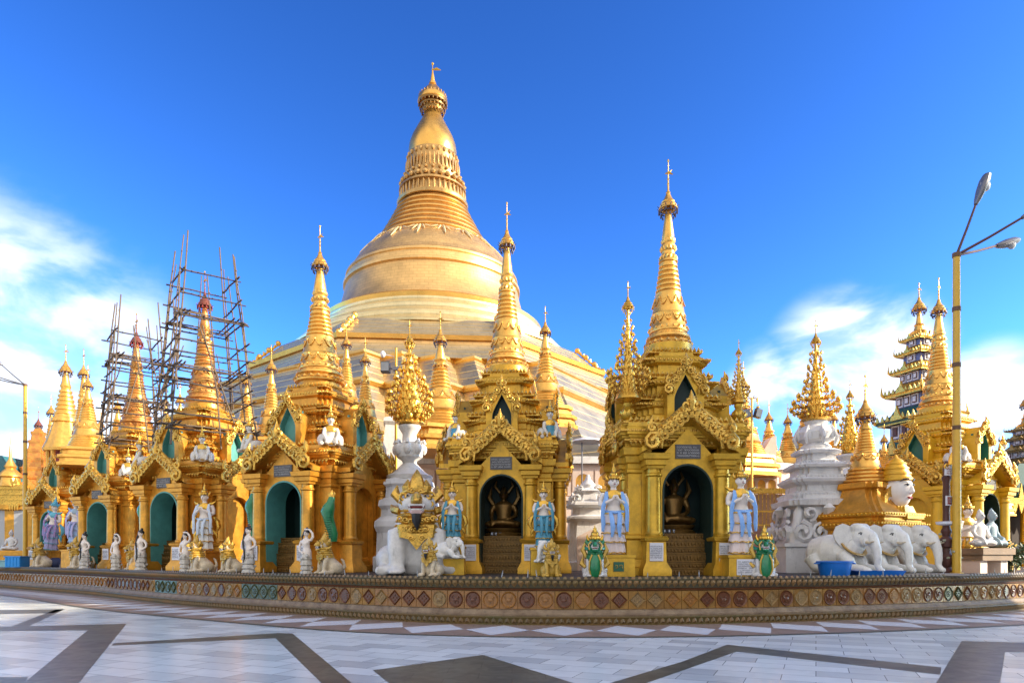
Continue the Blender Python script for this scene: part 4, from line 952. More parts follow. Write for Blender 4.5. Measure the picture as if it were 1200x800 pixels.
q = MB(); q.levels(sq, lv); q.build('tier', WHITE, mon, ang=25)
q = MB()
for (y, w) in ((583,36),(563,31.5),(546,25)):
    n = 14; q = MB()
    for a in range(4):
        for i in range(n):
            q.M = TM(0,0,f(y+1),a*90); h = w*u_*.93; q.ell((-h+(i+.5)*2*h/n, -h-.02, .07), (h/n*.7,.03,.06), 6, 4)
    q.build('petal_row', WHITE, mon)
q = MB(); q.lathe([(f(528),16*u_),(f(524),17*u_),(f(520),13*u_),(f(516),19*u_),(f(508),21*u_),(f(501),17*u_),(f(498),11*u_),(f(495),13*u_),(f(494),13*u_)], 28)
for i in range(8):
    a = 2*PI*i/8; c, s = math.cos(a), math.sin(a)
    q.ell((19*u_*c,19*u_*s,f(510)), (4*u_,4*u_,7*u_), 8, 6); q.tube([(22*u_*c,22*u_*s,f(522)),(25*u_*c,25*u_*s,f(515)),(22*u_*c,22*u_*s,f(507)),(18*u_*c,18*u_*s,f(500))], [1.6*u_,2.2*u_,1.8*u_,1.0*u_], 6)
q.build('urn', WHITE, mon)
gold_tree('airy golden lotus tree on the large white tiered monument beside the elephants', (at(956,D), D, zz(496,D)), (496-378)*u_, 28*u_, 11, 26, airy=True)
D = 27; u_ = ds(D); f = lambda y: zz(y,D)-T
u3 = thing('white_urn', 'slim white urn behind the golden stupa of the elephants', 'urn', (at(996,D), D, T))
q = MB(); q.lathe([(0,1.0),(f(600),.9),(f(590),.62),(f(580),.5),(f(575),.62),(f(566),.66),(f(558),.42),(f(548),.30),(f(540),.36),(f(535),.5),(f(533),.5)], 24); q.build('urn', WHITE, u3)
gold_tree('compact golden lotus tree on the slim white urn right of the airy one', (at(996,D), D, zz(533,D)), (533-448)*u_, 15.5*u_, 9, 18)
def pot(label, loc, s, m=GOLDY):
    t = thing('finial_pot', label, 'pot', loc, 0, 'gold pots at the corners of the main shrine roof')
    q = MB(); q.lathe([(0,.30*s),(.10*s,.32*s),(.14*s,.2*s),(.25*s,.16*s),(.38*s,.3*s),(.55*s,.34*s),(.70*s,.26*s),(.82*s,.15*s),(.92*s,.2*s),(1.0*s,.2*s)], 20); q.build('bowl', m, t)
    q = MB(); petals(q, .42*s, .30*s, 10, .09*s, .25*s, True, .04*s); q.build('petal_ring', GOLDT, t)
    return t
SZ = T+4.06
ca, sa = math.cos(R(3)), math.sin(R(3)); mx_, my_ = at(783,20.2), 20.2
for sg, s, h, r_, lab in ((-1, .62, 3.25, .52, 'left'), (1, .62, 1.75, .27, 'right')):
    lx, ly = sg*1.54, -1.50; x = mx_+lx*ca-ly*sa; y = my_+lx*sa+ly*ca
    pot('squat gold pot on the %s roof corner of the main shrine' % lab, (x, y, SZ), s)
    gold_tree('%s golden lotus tree in the pot on the main shrine %s roof corner' % ('tall' if sg < 0 else 'narrow', lab), (x, y, SZ+s), h, r_*1.12, 12, 22, airy=2)

# ------------------------------------------------------------------ bamboo scaffolding round the two reddish spires
def scaffold(label, loc, rz, zb, zt, hb, ht, lv, plats, seed):
    rr = random.Random(seed); t = thing('bamboo_scaffolding', label, 'scaffolding', loc, rz, 'bamboo scaffolds round the spires')
    H = lambda z: hb+(ht-hb)*(z-zb)/(zt-zb)
    def pole(a, b, r, m=BAMB, nm='pole'):
        a, b = Vector(a), Vector(b); k = 5; pts = []
        for i in range(k+1):
            p = a.lerp(b, i/k); pts.append(p+Vector((rr.uniform(-.03,.03), rr.uniform(-.03,.03), rr.uniform(-.02,.02))))
        q = MB(); q.tube(pts, [r*(1.05-.25*i/k) for i in range(k+1)], 6)
        for i in range(1, k*2): q.ell(tuple(a.lerp(b, i/(2*k))), (r*1.15, r*1.15, r*1.15), 6, 4)
        q.build(nm, m, t)
    for sx_ in (-1, 1):
        for sy_ in (-1, 1):
            ext = rr.uniform(1.0, 2.0); h0, h1 = H(zb), H(zt+ext)
            pole((sx_*h0, sy_*h0, zb-.4), (sx_*h1+rr.uniform(-.12,.12), sy_*h1+rr.uniform(-.12,.12), zt+ext), .037)
            zm = zb+(zt-zb)*rr.uniform(.25,.4); e2 = rr.uniform(.5,1.5)      # second length spliced alongside
            pole((sx_*(H(zm)+.09), sy_*(H(zm)-.12), zm-.5), (sx_*(H(zt)-.10)+rr.uniform(-.2,.2), sy_*(H(zt)+.05), zt+e2), .03)
    for a in range(4):      # mid uprights leaning in
        ca, sa = [(0,1),(1,0),(0,-1),(-1,0)][a]; u = rr.uniform(-.35,.35)
        h0, h1 = H(zb)*1.02, H(zt)*.95
        pole((ca*h0+sa*u*h0, sa*h0-ca*u*h0, zb-.4), (ca*h1-sa*u*h1*.9, sa*h1+ca*u*h1*.9, zt+rr.uniform(-.3,1.2)), .03)
    for k in range(8):     # loose raking poles
        a = rr.uniform(0, 2*PI); b = a+rr.uniform(-.9,.9); z0 = zb+(zt-zb)*rr.uniform(0,.45); z1 = z0+(zt-zb)*rr.uniform(.35,.6); h0, h1 = H(z0)*1.15, H(z1)*1.1
        pole((h0*math.cos(a),h0*math.sin(a),z0),(h1*math.cos(b),h1*math.sin(b),z1), .028)
    for z in lv:
        h = H(z); o = .32
        for sg in (-1, 1):
            pole((-h-rr.uniform(.1,o), sg*h, z+rr.uniform(-.08,.08)), (h+rr.uniform(.1,o), sg*h, z+rr.uniform(-.08,.08)), .034, BAMB2, 'crossbar')
            pole((sg*h, -h-rr.uniform(.1,o), z+.1+rr.uniform(-.08,.08)), (sg*h, h+rr.uniform(.1,o), z+.1+rr.uniform(-.08,.08)), .034, BAMB2, 'crossbar')
        if z in plats:
            for k in range(3):
                for sg in (-1, 1):
                    u = h-.16-.18*k
                    pole((-h-rr.uniform(0,.3), sg*u, z+.16), (h+rr.uniform(0,.3), sg*u, z+.16+rr.uniform(-.05,.05)),   .032, BAMB2 if k % 2 else BAMB, 'platform_pole')
                    if k < 2: pole((sg*u, -h-rr.uniform(0,.3), z+.22), (sg*u, h+rr.uniform(0,.3), z+.22),   .032, BAMB2, 'platform_pole')
            for sx_ in (-1, 1):
                for sy_ in (-1, 1): q = MB(); q.ell((sx_*h, sy_*h, z+.06), (.08,.08,.11), 6, 5); q.build('rope_lashing', BAMB2, t)
    return t
D = 27.8; f = lambda y: zz(y,D)-T
scaffold('taller bamboo scaffold round the reddish spire between the two teal arches', (at(240,D), D, T), 38, f(520), f(332), 1.62, 1.0, [f(512), f(496), f(478), f(462), f(445), f(428), f(412), f(384), f(358), f(332)], [f(512), f(445), f(384)], 5)
D = 32.6; f = lambda y: zz(y,D)-T
scaffold('smaller bamboo scaffold round the reddish spire farther left', (at(158,D), D, T), 40, f(530), f(400), 1.30, .95, [f(524), f(508), f(492), f(476), f(460), f(444), f(428), f(400)], [f(524), f(476), f(428)], 6)

# ------------------------------------------------------------------ lamp posts and floodlights
def lamp_post(label, loc, H, arms, s=1.0):
    t = thing('lamp_post', label, 'lamp post', loc, 0, 'three armed lamp posts')
    q = MB(); q.lathe([(0,.17),(.05,.17),(.06,.118),(H*.5,.11),(H*.5+.01,.105),(H-.9,.098),(H,.095)], 16); p = q.build('post', POSTY, t)
    q = MB()
    for z in (H-.05, H-1.6, H-3.2, H-5): q.lathe([(z-.06,.115),(z+.06,.115)], 16)
    q.build('band', mat('rusty collar', (0.16,0.08,0.04), .6, .2, .4, 8), p)
    for dx, dy, dz in arms:
        a = Vector((0,0,H-.05)); b = Vector((dx,dy,H-.05+dz)); d = (b-a)
        ar = MB(); ar.tube([a, a.lerp(b,.5)+Vector((0,0,-.02)), b], [.042,.036,.032], 8); ao = ar.build('arm', BROWN if s > 0 else GREY, t)
        q = MB(); qx = d.to_track_quat('Z','Y').to_matrix().to_4x4(); q.M = Matrix.Translation(b) @ qx
        q.oval([(-.05,0,0,.06,.05),(.08,0,0,.13,.08),(.35,0,0,.20,.12),(.62,0,0,.235,.13),(.78,0,0,.19,.10),(.84,0,0,.07,.04)], 14); h = q.build('lamp_head', GREY, ao)
        q = MB(); down = Vector((0,-.55,-1)); q.M = Matrix.Translation(b+d.normalized()*.52+Vector((0,-.075,-.045))) ; q.ell((0,-.02,-.02), (.15,.07,.17), 12, 8); q.build('lens', mat('lamp glass', (0.30,0.31,0.33), .25, 0, .1, 4), h)
    return t
D = 19.6; lamp_post('tall yellow lamp post with three arms in front of the bright yellow shrine', (at(1121,D), D, T), zz(297,D)-T, ((.5,-.1,1.45),(1.55,-.5,.85),(1.6,.6,.55)))
D = 38; lamp_post('yellow lamp post at the left edge in front of the far shrine', (at(29.5,D), D, T), zz(450,D)-T, ((-1.1,-.3,1.05),(-1.6,.2,.35),(-1.7,-.9,.5)), -1)
D = 26.2; t = thing('floodlight_pole', 'slim gold pole with a dark box floodlight beside the golden tree on the tall urn', 'floodlight', (at(464,D), D, T))
f = lambda y: zz(y,D)-T
q = MB(); q.lathe([(0,.05),(f(408),.05)], 10); q.build('pole', GOLDY, t)
q = MB(); q.box(-.12,.12,-.10,.10,f(434),f(430)); q.tube([(0,0,f(432)),(-.25,-.05,f(432))], .035, 6); q.build('bracket', GREY, t)
q = MB(); q.box(-.55,-.22,-.22,.1,f(437),f(425)); fl = q.build('floodlight', BLACK, t)
q = MB(); q.box(-.53,-.24,-.235,-.225,f(436),f(426)); q.build('glass', mat('lamp glass dark', (0.2,0.22,0.25), .15), fl)
q = MB(); q.M = TM(-.5,.0,f(415)); q.ell((0,0,0),(.10,.10,.13),10,8); q.tube([(.0,0,0),(.5,0,-.1)],.015,5); q.build('small_camera', PAPER, t)
D = 31; t = thing('floodlight_pole', 'gold pole with twin black floodlights and curled tops right of the main shrine', 'floodlight', (at(881,D), D, T)); f = lambda y: zz(y,D)-T
q = MB(); q.lathe([(0,.07),(f(466),.05)], 10); q.build('pole', GOLDL, t)
q = MB()
for sg in (-1, 1):
    q.scroll(sg*.16, f(470), .20, 0, PI if sg > 0 else 0, -sg, .6, .12)
    q.tube([(0,0,f(470)),(sg*.1,0,f(464)),(sg*.26,0,f(466)),(sg*.28,0,f(474))], .025, 5); q.ell((sg*.28,0,f(477)), (.09,.09,.06), 8, 5)
q.build('curled_bracket', GOLDT, t)
for sg in (-1, 1):
    q = MB(); q.M = TM(sg*.25-.02, -.12, f(485), sg*14) @ Matrix.Rotation(R(sg*16), 4, 'Y'); q.box(-.15,.15,-.1,.1,-.2,.2); fl = q.build('floodlight', BLACK, t)
    q.v = []; q.f = []; q.box(-.13,.13,-.115,-.105,-.18,.18); q.build('glass', MATS['lamp glass dark'], fl)
# ------------------------------------------------------------------ statues
def hand(q, c, d, s=1.0, curl=.4, side=1):      # palm and five short fingers pointing along d
    d = Vector(d).normalized(); c = Vector(c); u = d.cross(Vector((0,1,0)))
    if u.length < .3: u = d.cross(Vector((1,0,0)))
    u.normalize(); w = d.cross(u)
    q.tube([c-d*.02*s, c+d*.03*s, c+d*.075*s], [.026*s,.036*s,.034*s], 8, .6)
    for i, l in enumerate((.055,.068,.062,.048)):
        b = c+d*.07*s+u*(i-1.5)*.019*s; q.tube([b, b+d*l*.55*s, b+d*l*.9*s+w*l*curl*s], [.011*s,.010*s,.007*s], 5)
    b = c+d*.01*s+u*side*.03*s; q.tube([b, b+u*side*.03*s+d*.02*s, b+u*side*.035*s+d*.055*s], [.012*s,.011*s,.007*s], 5)
def head(q, c, r=.115, n=14):
    x, y, z = c; q.ell((x,y,z), (r*.82,r*.95,r*1.2), n, 10); q.ell((x,y-r*.2,z-r*.62), (r*.5,r*.6,r*.5), 10, 8)
    q.tube([(x,y-r*.9,z+r*.18),(x,y-r*1.12,z-r*.12),(x,y-r*.95,z-r*.22)], [r*.08,r*.16,r*.12], 6)
    for s in (-1, 1): q.tube([(x+s*r*.82,y+.1*r,z+r*.25),(x+s*r*.9,y+.1*r,z-r*.05),(x+s*r*.84,y+.05*r,z-r*.55)], [r*.1,r*.15,r*.09], 6)
    for s in (-1, 1): q.ell((x+s*r*.26,y-r*.86,z-r*.60), (r*.18,r*.08,r*.07), 6, 4)
def face_paint(par, c, r, M=None):
    x, y, z = c; q = MB(); 
    if M is not None: q.M = M
    for s in (-1, 1):
        q.ell((x+s*r*.34,y-r*.90,z+r*.16), (r*.17,r*.07,r*.075), 8, 5)
        q.tube([(x+s*r*.12,y-r*.93,z+r*.36),(x+s*r*.36,y-r*.90,z+r*.46),(x+s*r*.62,y-r*.72,z+r*.34)], r*.045, 5)
    q.build('painted_eyes', BLACK, par)
    q = MB()
    if M is not None: q.M = M
    q.ell((x,y-r*.93,z-r*.50), (r*.22,r*.10,r*.07), 8, 5); q.build('lips', RED, par)
def crown(par, c, r, h, m=GOLDT):
    x, y, z = c; q = MB()
    q.lathe([(z+r*.45,r*1.0),(z+r*.62,r*1.1),(z+r*.75,r*1.0),(z+r*1.0,r*.9),(z+r*1.1,r*.95),(z+r*1.25,r*.72),(z+r*1.6,r*.62),(z+r*1.7,r*.66),(z+r*1.9,r*.45),(z+r*2.4,r*.30),(z+r*2.5,r*.33),(z+h*.8,r*.16),(z+h,r*.03)], 16, (x,y))
    for s in (-1, 1): q.tube([(x+s*r*.9,y,z+r*.2),(x+s*r*1.15,y,z+r*.55),(x+s*r*1.35,y+.02,z+r*1.0),(x+s*r*1.2,y+.03,z+r*1.5)], [r*.15,r*.28,r*.2,r*.02], 6)
    for k in range(-2, 3): q.ell((x+k*r*.4,y-math.sqrt(max(.01,1-(k*.36)**2))*r*1.05,z+r*.78), (r*.14,r*.08,r*.28), 6, 5)
    return q.build('crown', m, par)
def devata(label, loc, rz, sc, robe, sash, trim=GOLDT, wings=False, group='standing celestial statues', hands='chest'):
    t = thing('celestial_statue', label, 'statue', loc, rz, group, (sc*1.15, sc*1.1, sc))
    q = MB()
    q.oval([(0,0,0,.22,.17),(.1,0,0,.23,.18),(.6,0,0,.20,.16),(1.0,0,0,.21,.155),(1.1,0,0,.20,.145),(1.28,0,0,.145,.11),(1.45,0,0,.19,.13),(1.58,0,.01,.23,.13),(1.66,0,.01,.19,.10),(1.70,0,.01,.075,.07),(1.80,0,0,.06,.06)], 20)
    head(q, (0,-.01,1.91), .132)
    for s in (-1, 1):
        if hands == 'chest':
            q.tube([(s*.22,0,1.60),(s*.29,.0,1.45),(s*.31,-.03,1.28)], [.075,.065,.055], 8); q.tube([(s*.31,-.03,1.28),(s*.20,-.15,1.36),(s*.075,-.22,1.43)], [.055,.048,.038], 8); hand(q, (s*.06,-.23,1.45), (-s*.35,-.15,.9), 1, .3, s)
        else:
            q.tube([(s*.22,0,1.60),(s*.30,.0,1.40),(s*.30,-.06,1.2)], [.075,.062,.05], 8); q.tube([(s*.30,-.06,1.2),(s*.16,-.19,1.17),(s*.05,-.22,1.18)], [.05,.042,.036], 8); hand(q, (s*.05,-.22,1.18), (-s*.8,-.2,-.1), 1, .3, s)
    q.build('body', SKIN, t, remesh=.018)
    def sc_fn(a, z): return 1+.05*math.cos(10*a)
    q = MB(); el = lambda k: (lambda a, z: (1+.05*math.cos(9*a)+.025*math.cos(21*a+.6))*(1-.22*abs(math.sin(a))))
    for (z0, z1, r0, r1) in ((.02,.34,.27,.235),(.30,.58,.275,.225),(.54,.82,.265,.215),(.78,1.06,.25,.20)):
        q.lathe([(z0,r0*.9),(z0,r0),(z0+.05,r0*.99),(z1,r1),(z1+.01,r1*.9)], 72, fn=el(1))
    q.build('robe', robe, t)
    q = MB()
    for z0, r0 in ((.045,.285),(.325,.288),(.565,.278),(.805,.262)):
        pts = []
        for i in range(31):
            a = 2*PI*i/30; rr = r0*el(1)(a, 0); pts.append((rr*math.cos(a), rr*math.sin(a), z0-.012*math.cos(9*a)))
        q.tube(pts, .017, 5); q.build('hem', trim, t); q = MB()
    pts = [(.21*math.cos(2*PI*i/20), .155*math.sin(2*PI*i/20), 1.09) for i in range(21)]; q.tube(pts, .028, 6); q.build('belt', trim, t); q = MB()
    q.oval([(1.47,0,0,.195,.14),(1.56,0,0,.235,.145),(1.66,0,.005,.20,.115),(1.70,0,0,.11,.09)], 20)
    for s in (-1, 1): q.tube([(s*.18,-.02,1.67),(s*.27,0,1.68),(s*.36,.02,1.76)], [.05,.05,.01], 6)
    q.build('collar', trim, t)
    if wings:
        for s in (-1, 1):
            q = MB(); q.tube([(s*.30,.02,1.20),(s*.40,.05,1.05),(s*.44,.06,.85),(s*.36,.05,.62)], [.03,.08,.07,.01], 6); q.tube([(s*.24,.03,.75),(s*.36,.06,.6),(s*.40,.06,.42)], [.03,.06,.01], 6); q.build('wing', trim, t)
    if sash:
        q = MB()
        for s in (-1, 1):
            q.tube([(s*.17,-.06,1.65),(s*.20,-.15,1.48),(s*.27,-.17,1.24),(s*.285,-.15,1.05),(s*.27,-.17,.80),(s*.285,-.16,.60)], [.04,.05,.05,.045,.05,.03], 8, .4)
            q.tube([(s*.10,-.155,1.10),(s*.09,-.25,.95),(s*.07,-.28,.70),(s*.09,-.27,.45)], [.045,.05,.055,.025], 8, .5)
        q.tube([(-.22,-.06,1.13),(0,-.19,1.10),(.22,-.06,1.13)], .04, 6); q.build('sash', sash, t)
    crown(t, (0,-.01,1.92), .132, .50, trim); face_paint(t, (0,-.01,1.91), .132)
    return t
def at3(px, D, z=None): return (at(px, D), D, T if z is None else z)
def plinth(label, px, D, w, h, m=GOLDY, rz=0, group='low statue blocks beside the shrines'):
    t = thing('statue_block', label, 'plinth', at3(px, D), rz, group)
    q = MB(); q.levels(lambda a: [(-a,-a),(a,-a),(a,a),(-a,a)], [(0,w),(h-.08,w*.97),(h-.07,w*1.04),(h,w*1.04)]); q.build('block', m, t, ang=20)
    return t
pl = plinth('ochre block with a small green number plaque left of the main shrine arch', 723, 17.7, .40, .55)
q = MB(); q.M = TM(-.02,-.42,.25); q.box(-.13,.13,-.015,.02,-.12,.12); gp = q.build('number_plaque', mat('green plaque', (0.01,0.12,0.06), .4), pl)
q = MB()      # Burmese digits one and seven
q.M = TM(-.02,-.44,.25)
q.tube([(-.06+.034*math.cos(a), 0, .0+.038*math.sin(a)) for a in [R(-120+i*30) for i in range(10)]], .008, 4)
q.tube([(.055+.034*math.cos(a), 0, .012+.034*math.sin(a)) for a in [R(230-i*30) for i in range(10)]]+[(.10,0,-.05)], .008, 4)
q.build('numeral', GOLDT, gp)
pl = plinth('ochre block with a white notice under the right blue-sashed statue of the main shrine', 867, 17.7, .42, .55)
q = MB(); q.M = TM(0,-.44,.24); q.box(-.22,.22,-.015,.02,-.2,.2); nb = q.build('notice_board', PAPER, pl); lettering(nb, TM(0,-.457,.24), .42, .38, 6, INK, 4)
PWH = mat('pinkish white robe paint', (0.72, 0.60, 0.56), .5, 0, .12, 9)
devata('pale statue with light blue sash on the block with the green plaque', at3(719,17.7,T+.56), 4, .98, PWH, BLUEC)
devata('pale statue with light blue sash on the block with the white notice', at3(868,17.7,T+.56), 6, 1.0, PWH, BLUEC)
pl = plinth('ochre block under the turquoise statue right of the middle shrine arch', 637, 18.6, .36, .75)
devata('turquoise and gold statue with joined hands between the middle shrine arch and the pale statue', at3(637,18.6,T+.76), 2, .75, TURQ, TURQ, GOLDT, True)
pl = plinth('ochre block under the turquoise statue left of the middle shrine arch', 530, 19.2, .36, .8)
devata('turquoise and gold statue half hidden by the left column of the middle shrine', at3(530,19.2,T+.81), -4, .76, TURQ, TURQ, GOLDT, True)
WR = mat('white robe paint', (0.74, 0.72, 0.66), .5, 0, .15, 9)
pl = plinth('orange block under the tall white statue between the teal arches', 240, 24.4, .36, .72, GOLDO, -18)
devata('tall white statue with gold crown on the pillar between the two teal arches', at3(240,24.4,T+.73), -8, 1.0, WR, mat('pale grey sash', (0.55,0.62,0.70), .5), GOLDT, True)
pl = plinth('orange block under the light blue statue by the third teal arch', 89, 31.5, .42, .85, GOLDO, -20)
devata('light blue robed statue left of the third teal arch', at3(89,31.5,T+.86), -14, 1.1, mat('sky blue robe paint', (0.16,0.42,0.62), .45, 0, .35, 9, col2=(.42,.40,.6)), LILAC, mat('blue gold trim', (0.34,0.44,0.50), .45, .2), True)
pl = plinth('orange block under the leaning lilac statue left of the third teal arch', 62, 35, .5, .85, GOLDO, -20)
lean = devata('blue and lilac cloth draped statue leaning left beside the far shrine', at3(59,35,T+.86), -14, 1.15, LILAC, mat('blue drape', (0.12,0.22,0.50), .5, 0, .3, 9, col2=(.4,.1,.16)), mat('turquoise trim', (0.12,0.42,0.50), .45, .1), True)
lean.rotation_euler = (0, R(8), R(-14))
devata('plain gold standing statue behind the right lamp post', at3(1134,22.5,T), 18, 1.05, GOLDC, None, GOLDC, True)
# ---- lions
def lion(label, loc, rz, sc, bodym, manem, open_mouth=True, ears=True, crestm=None, variant=0, group='seated lion statues along the wall'):
    t = thing('lion_statue', label, 'statue', loc, rz, group, sc)
    q = MB()      # unit: about 1 m tall, facing -y
    q.oval([(0,0,.22,.24,.30),(.12,0,.20,.27,.32),(.30,0,.14,.25,.27),(.45,0,.02,.21,.20),(.58,0,-.04,.17,.16),(.70,0,-.06,.14,.13)], 18)
    for s in (-1, 1):
        q.ell((s*.22,.18,.17), (.12,.22,.18), 12, 8); q.tube([(s*.25,.05,.05),(s*.26,-.12,.05),(s*.26,-.20,.045)], [.07,.065,.06], 8)
        q.tube([(s*.14,-.06,.50),(s*.155,-.13,.30),(s*.15,-.16,.10),(s*.15,-.18,.05)], [.095,.075,.062,.07], 9); q.ell((s*.15,-.22,.045), (.075,.10,.045), 10, 6)
        for k in (-1,0,1): q.ell((s*.15+k*.042,-.30,.035), (.022,.035,.03), 6, 5)
    q.tube([(0,.46,.08),(.05,.54,.2),(.02,.50,.38),(0,.44,.44)], [.05,.05,.045,.03], 7)
    q.ell((0,-.10,.80), (.15,.15,.14), 14, 10)
    q.build('body', bodym, t, remesh=.022)
    q = MB()      # mane of overlapping bands, chest plate, head cap, muzzle
    for k, (z, r_) in enumerate(((.50,.225),(.56,.215),(.62,.20),(.68,.185),(.74,.175))):
        q.lathe([(z-.035,r_),(z-.02,r_+.018),(z+.03,r_*.9),(z+.035,r_*.7)], 22, (0,-.03-.008*k), fn=lambda a, z: 1+.03*math.cos(11*a))
    out = [(-.19,.56),(.19,.56),(.17,.42),(.09,.40),(0,.28),(-.09,.40),(-.17,.42)]
    q.loft([[(x,-.215-.0*z,z) for x, z in out],[(x*.9,-.245,z) for x, z in out]])
    for s in (-1, 1):
        if ears: q.tube([(s*.15,-.06,.84),(s*.22,-.03,.92),(s*.20,0,1.02)], [.05,.05,.008], 6)
        q.tube([(s*.16,-.10,.72),(s*.23,-.04,.74),(s*.26,.02,.80)], [.05,.045,.008], 6); q.scroll(s*.12, .88, .06, -.20, 0, s, 1.2, .32)
    q.ell((0,-.02,.86), (.165,.16,.12), 14, 8)
    q.tube([(0,-.06,.93),(0,-.08,1.02),(0,-.06,1.12),(0,-.03,1.20)], [.10,.085,.05,.008], 8)
    for s in (-1, 1): q.tube([(s*.08,-.08,.92),(s*.10,-.09,1.0),(s*.09,-.06,1.08)], [.06,.05,.008], 7)
    q.tube([(0,-.22,.83),(0,-.31,.83),(0,-.34,.80)], [.09,.08,.055], 10, .7)      # upper jaw
    q.ell((0,-.36,.825), (.04,.03,.03), 8, 6)
    for s in (-1, 1):
        for k in range(3): q.scroll(s*(.05+.055*k), .60+.015*k, .036, -.245+.02*k, 0, s, 1.3, .32); q.scroll(s*(.04+.05*k), .50+.01*k, .034, -.255+.012*k, PI/2, -s, 1.3, .32)
        q.scroll(s*.05, .415, .032, -.25, 0, s, 1.3, .32); q.scroll(s*.045, .94, .04, -.19, PI/2, -s, 1.3, .34); q.scroll(s*.13, .80, .04, -.19, PI, s, 1.3, .34)
        q.tube([(s*.03,-.235,.915),(s*.09,-.24,.935),(s*.15,-.19,.915)], [.012,.02,.012], 6)
    q.build('mane', manem, t)
    q = MB()
    q.tube([(0,-.20,.735),(0,-.28,.70),(0,-.33,.69)], [.085,.07,.05], 10, .5); q.build('lower_jaw', crestm or manem, t)
    q = MB(); q.ell((0,-.25,.765), (.085,.075,.04), 12, 6); q.build('mouth', RED if variant else BLACK, t)
    for zt_, yt_, w_ in ((.775,-.335,.022),(.725,-.315,.020)):
        q = MB(); q.tube([(-3.5*w_,yt_+.04,zt_),(-1.5*w_,yt_+.008,zt_),(0,yt_,zt_),(1.5*w_,yt_+.008,zt_),(3.5*w_,yt_+.04,zt_)], .013, 6)
        for s in (-1, 1): q.tube([(s*3*w_,yt_+.03,zt_),(s*3.1*w_,yt_+.01,zt_+(.02 if zt_ < .75 else -.025))], [.014,.005], 5)
        q.build('tooth_row', WHITEP, t)
    q = MB()
    for s in (-1, 1): q.ell((s*.085,-.228,.885), (.022,.018,.015), 8, 6)
    q.build('eyes', CREAM, t)
    q = MB()
    for s in (-1, 1): q.ell((s*.086,-.242,.885), (.012,.008,.012), 8, 6)
    q.build('pupils', BLACK, t)
    if variant == 2:      # beard
        q = MB(); q.tube([(0,-.30,.68),(0,-.30,.60),(.01,-.28,.50)], [.05,.045,.008], 7); q.build('beard', BLACK, t)
    return t
bigl = lion('big white seated lion statue with gold mane and open pink mouth', at3(489,19.3), 6, (2.8,2.6,2.46), WHITEP, GOLDC, crestm=mat('pale pink muzzle', (.62,.42,.38), .45), variant=2)
for o_ in bigl.children:
    if o_.name.startswith('body'): o_.scale = (1.28, 1.1, 1)
lion('small cream lion with yellow mane in front of the big lion statue', at3(504,17.55), -20, .86, CREAM, YEL, variant=2)
lion('small yellow lion with wide dark mouth by the right column foot of the middle shrine', at3(646,17.0), 4, .80, YEL, YEL, variant=2)
lion('cream lion with high yellow crest below the sphinx of the clean gilded shrine', at3(383,19.9), -48, 1.02, CREAM, YEL)
lion('cream lion with yellow mane below the tall white statue', at3(233,22.9), -50, 1.05, CREAM, YEL)
lion('cream lion with yellow mane left of the braided figure between the teal arches', at3(269,22.3), -38, .98, CREAM, YEL)
lion('cream lion statue under the braided figure beside the second teal arch', at3(157,26.7), -45, 1.0, CREAM, YEL)
lion('yellow lion statue beside the third teal arch behind a pale figure', at3(91,30.6), -45, 1.2, CREAM, YEL)
lion('yellow lion statue among the stools near the left lamp post', at3(47,34.2), -40, 1.25, CREAM, YEL)
GMOUTH = mat('cream jaw paint', (.72,.66,.5), .45)
def dragon_lion(label, loc, rz, sc):
    t = lion(label, loc, rz, sc, WHITEP, GREEN, True, True, GREEN, 1, 'green faced dragon statues beside the main shrine')
    t.name = 'dragon_statue'
    crown(t, (0,-.06,.90), .15, .46, GOLDT)
    q = MB(); q.tube([(.0,-.24,.02),(0,-.29,.22),(0,-.28,.42),(0,-.24,.56)], [.11,.14,.13,.09], 12, .5); q.build('breast_plate', GREEN, t)
    for s in (-1, 1):
        q = MB(); q.tube([(s*.10,-.26,.03),(s*.155,-.31,.2),(s*.14,-.31,.42),(s*.08,-.28,.58)], .022, 6); q.tube([(s*.22,0,.5),(s*.30,.05,.7),(s*.24,.1,.95)], [.05,.07,.01], 6); q.tube([(s*.24,.0,.25),(s*.34,.05,.35),(s*.30,.1,.55)], [.05,.07,.01], 6)
        q.tube([(s*.10,-.26,.92),(s*.17,-.28,.84),(s*.15,-.30,.70)], .02, 5); q.build('gold_trim', YEL, t)
    return t
dragon_lion('green mouthed dragon statue with gold crown left of the main shrine, beside the green plaque', at3(697,16.95), -5, .95)
dragon_lion('green mouthed dragon statue with gold crown between the main shrine and the white monument', at3(895,17.2), -8, .96)
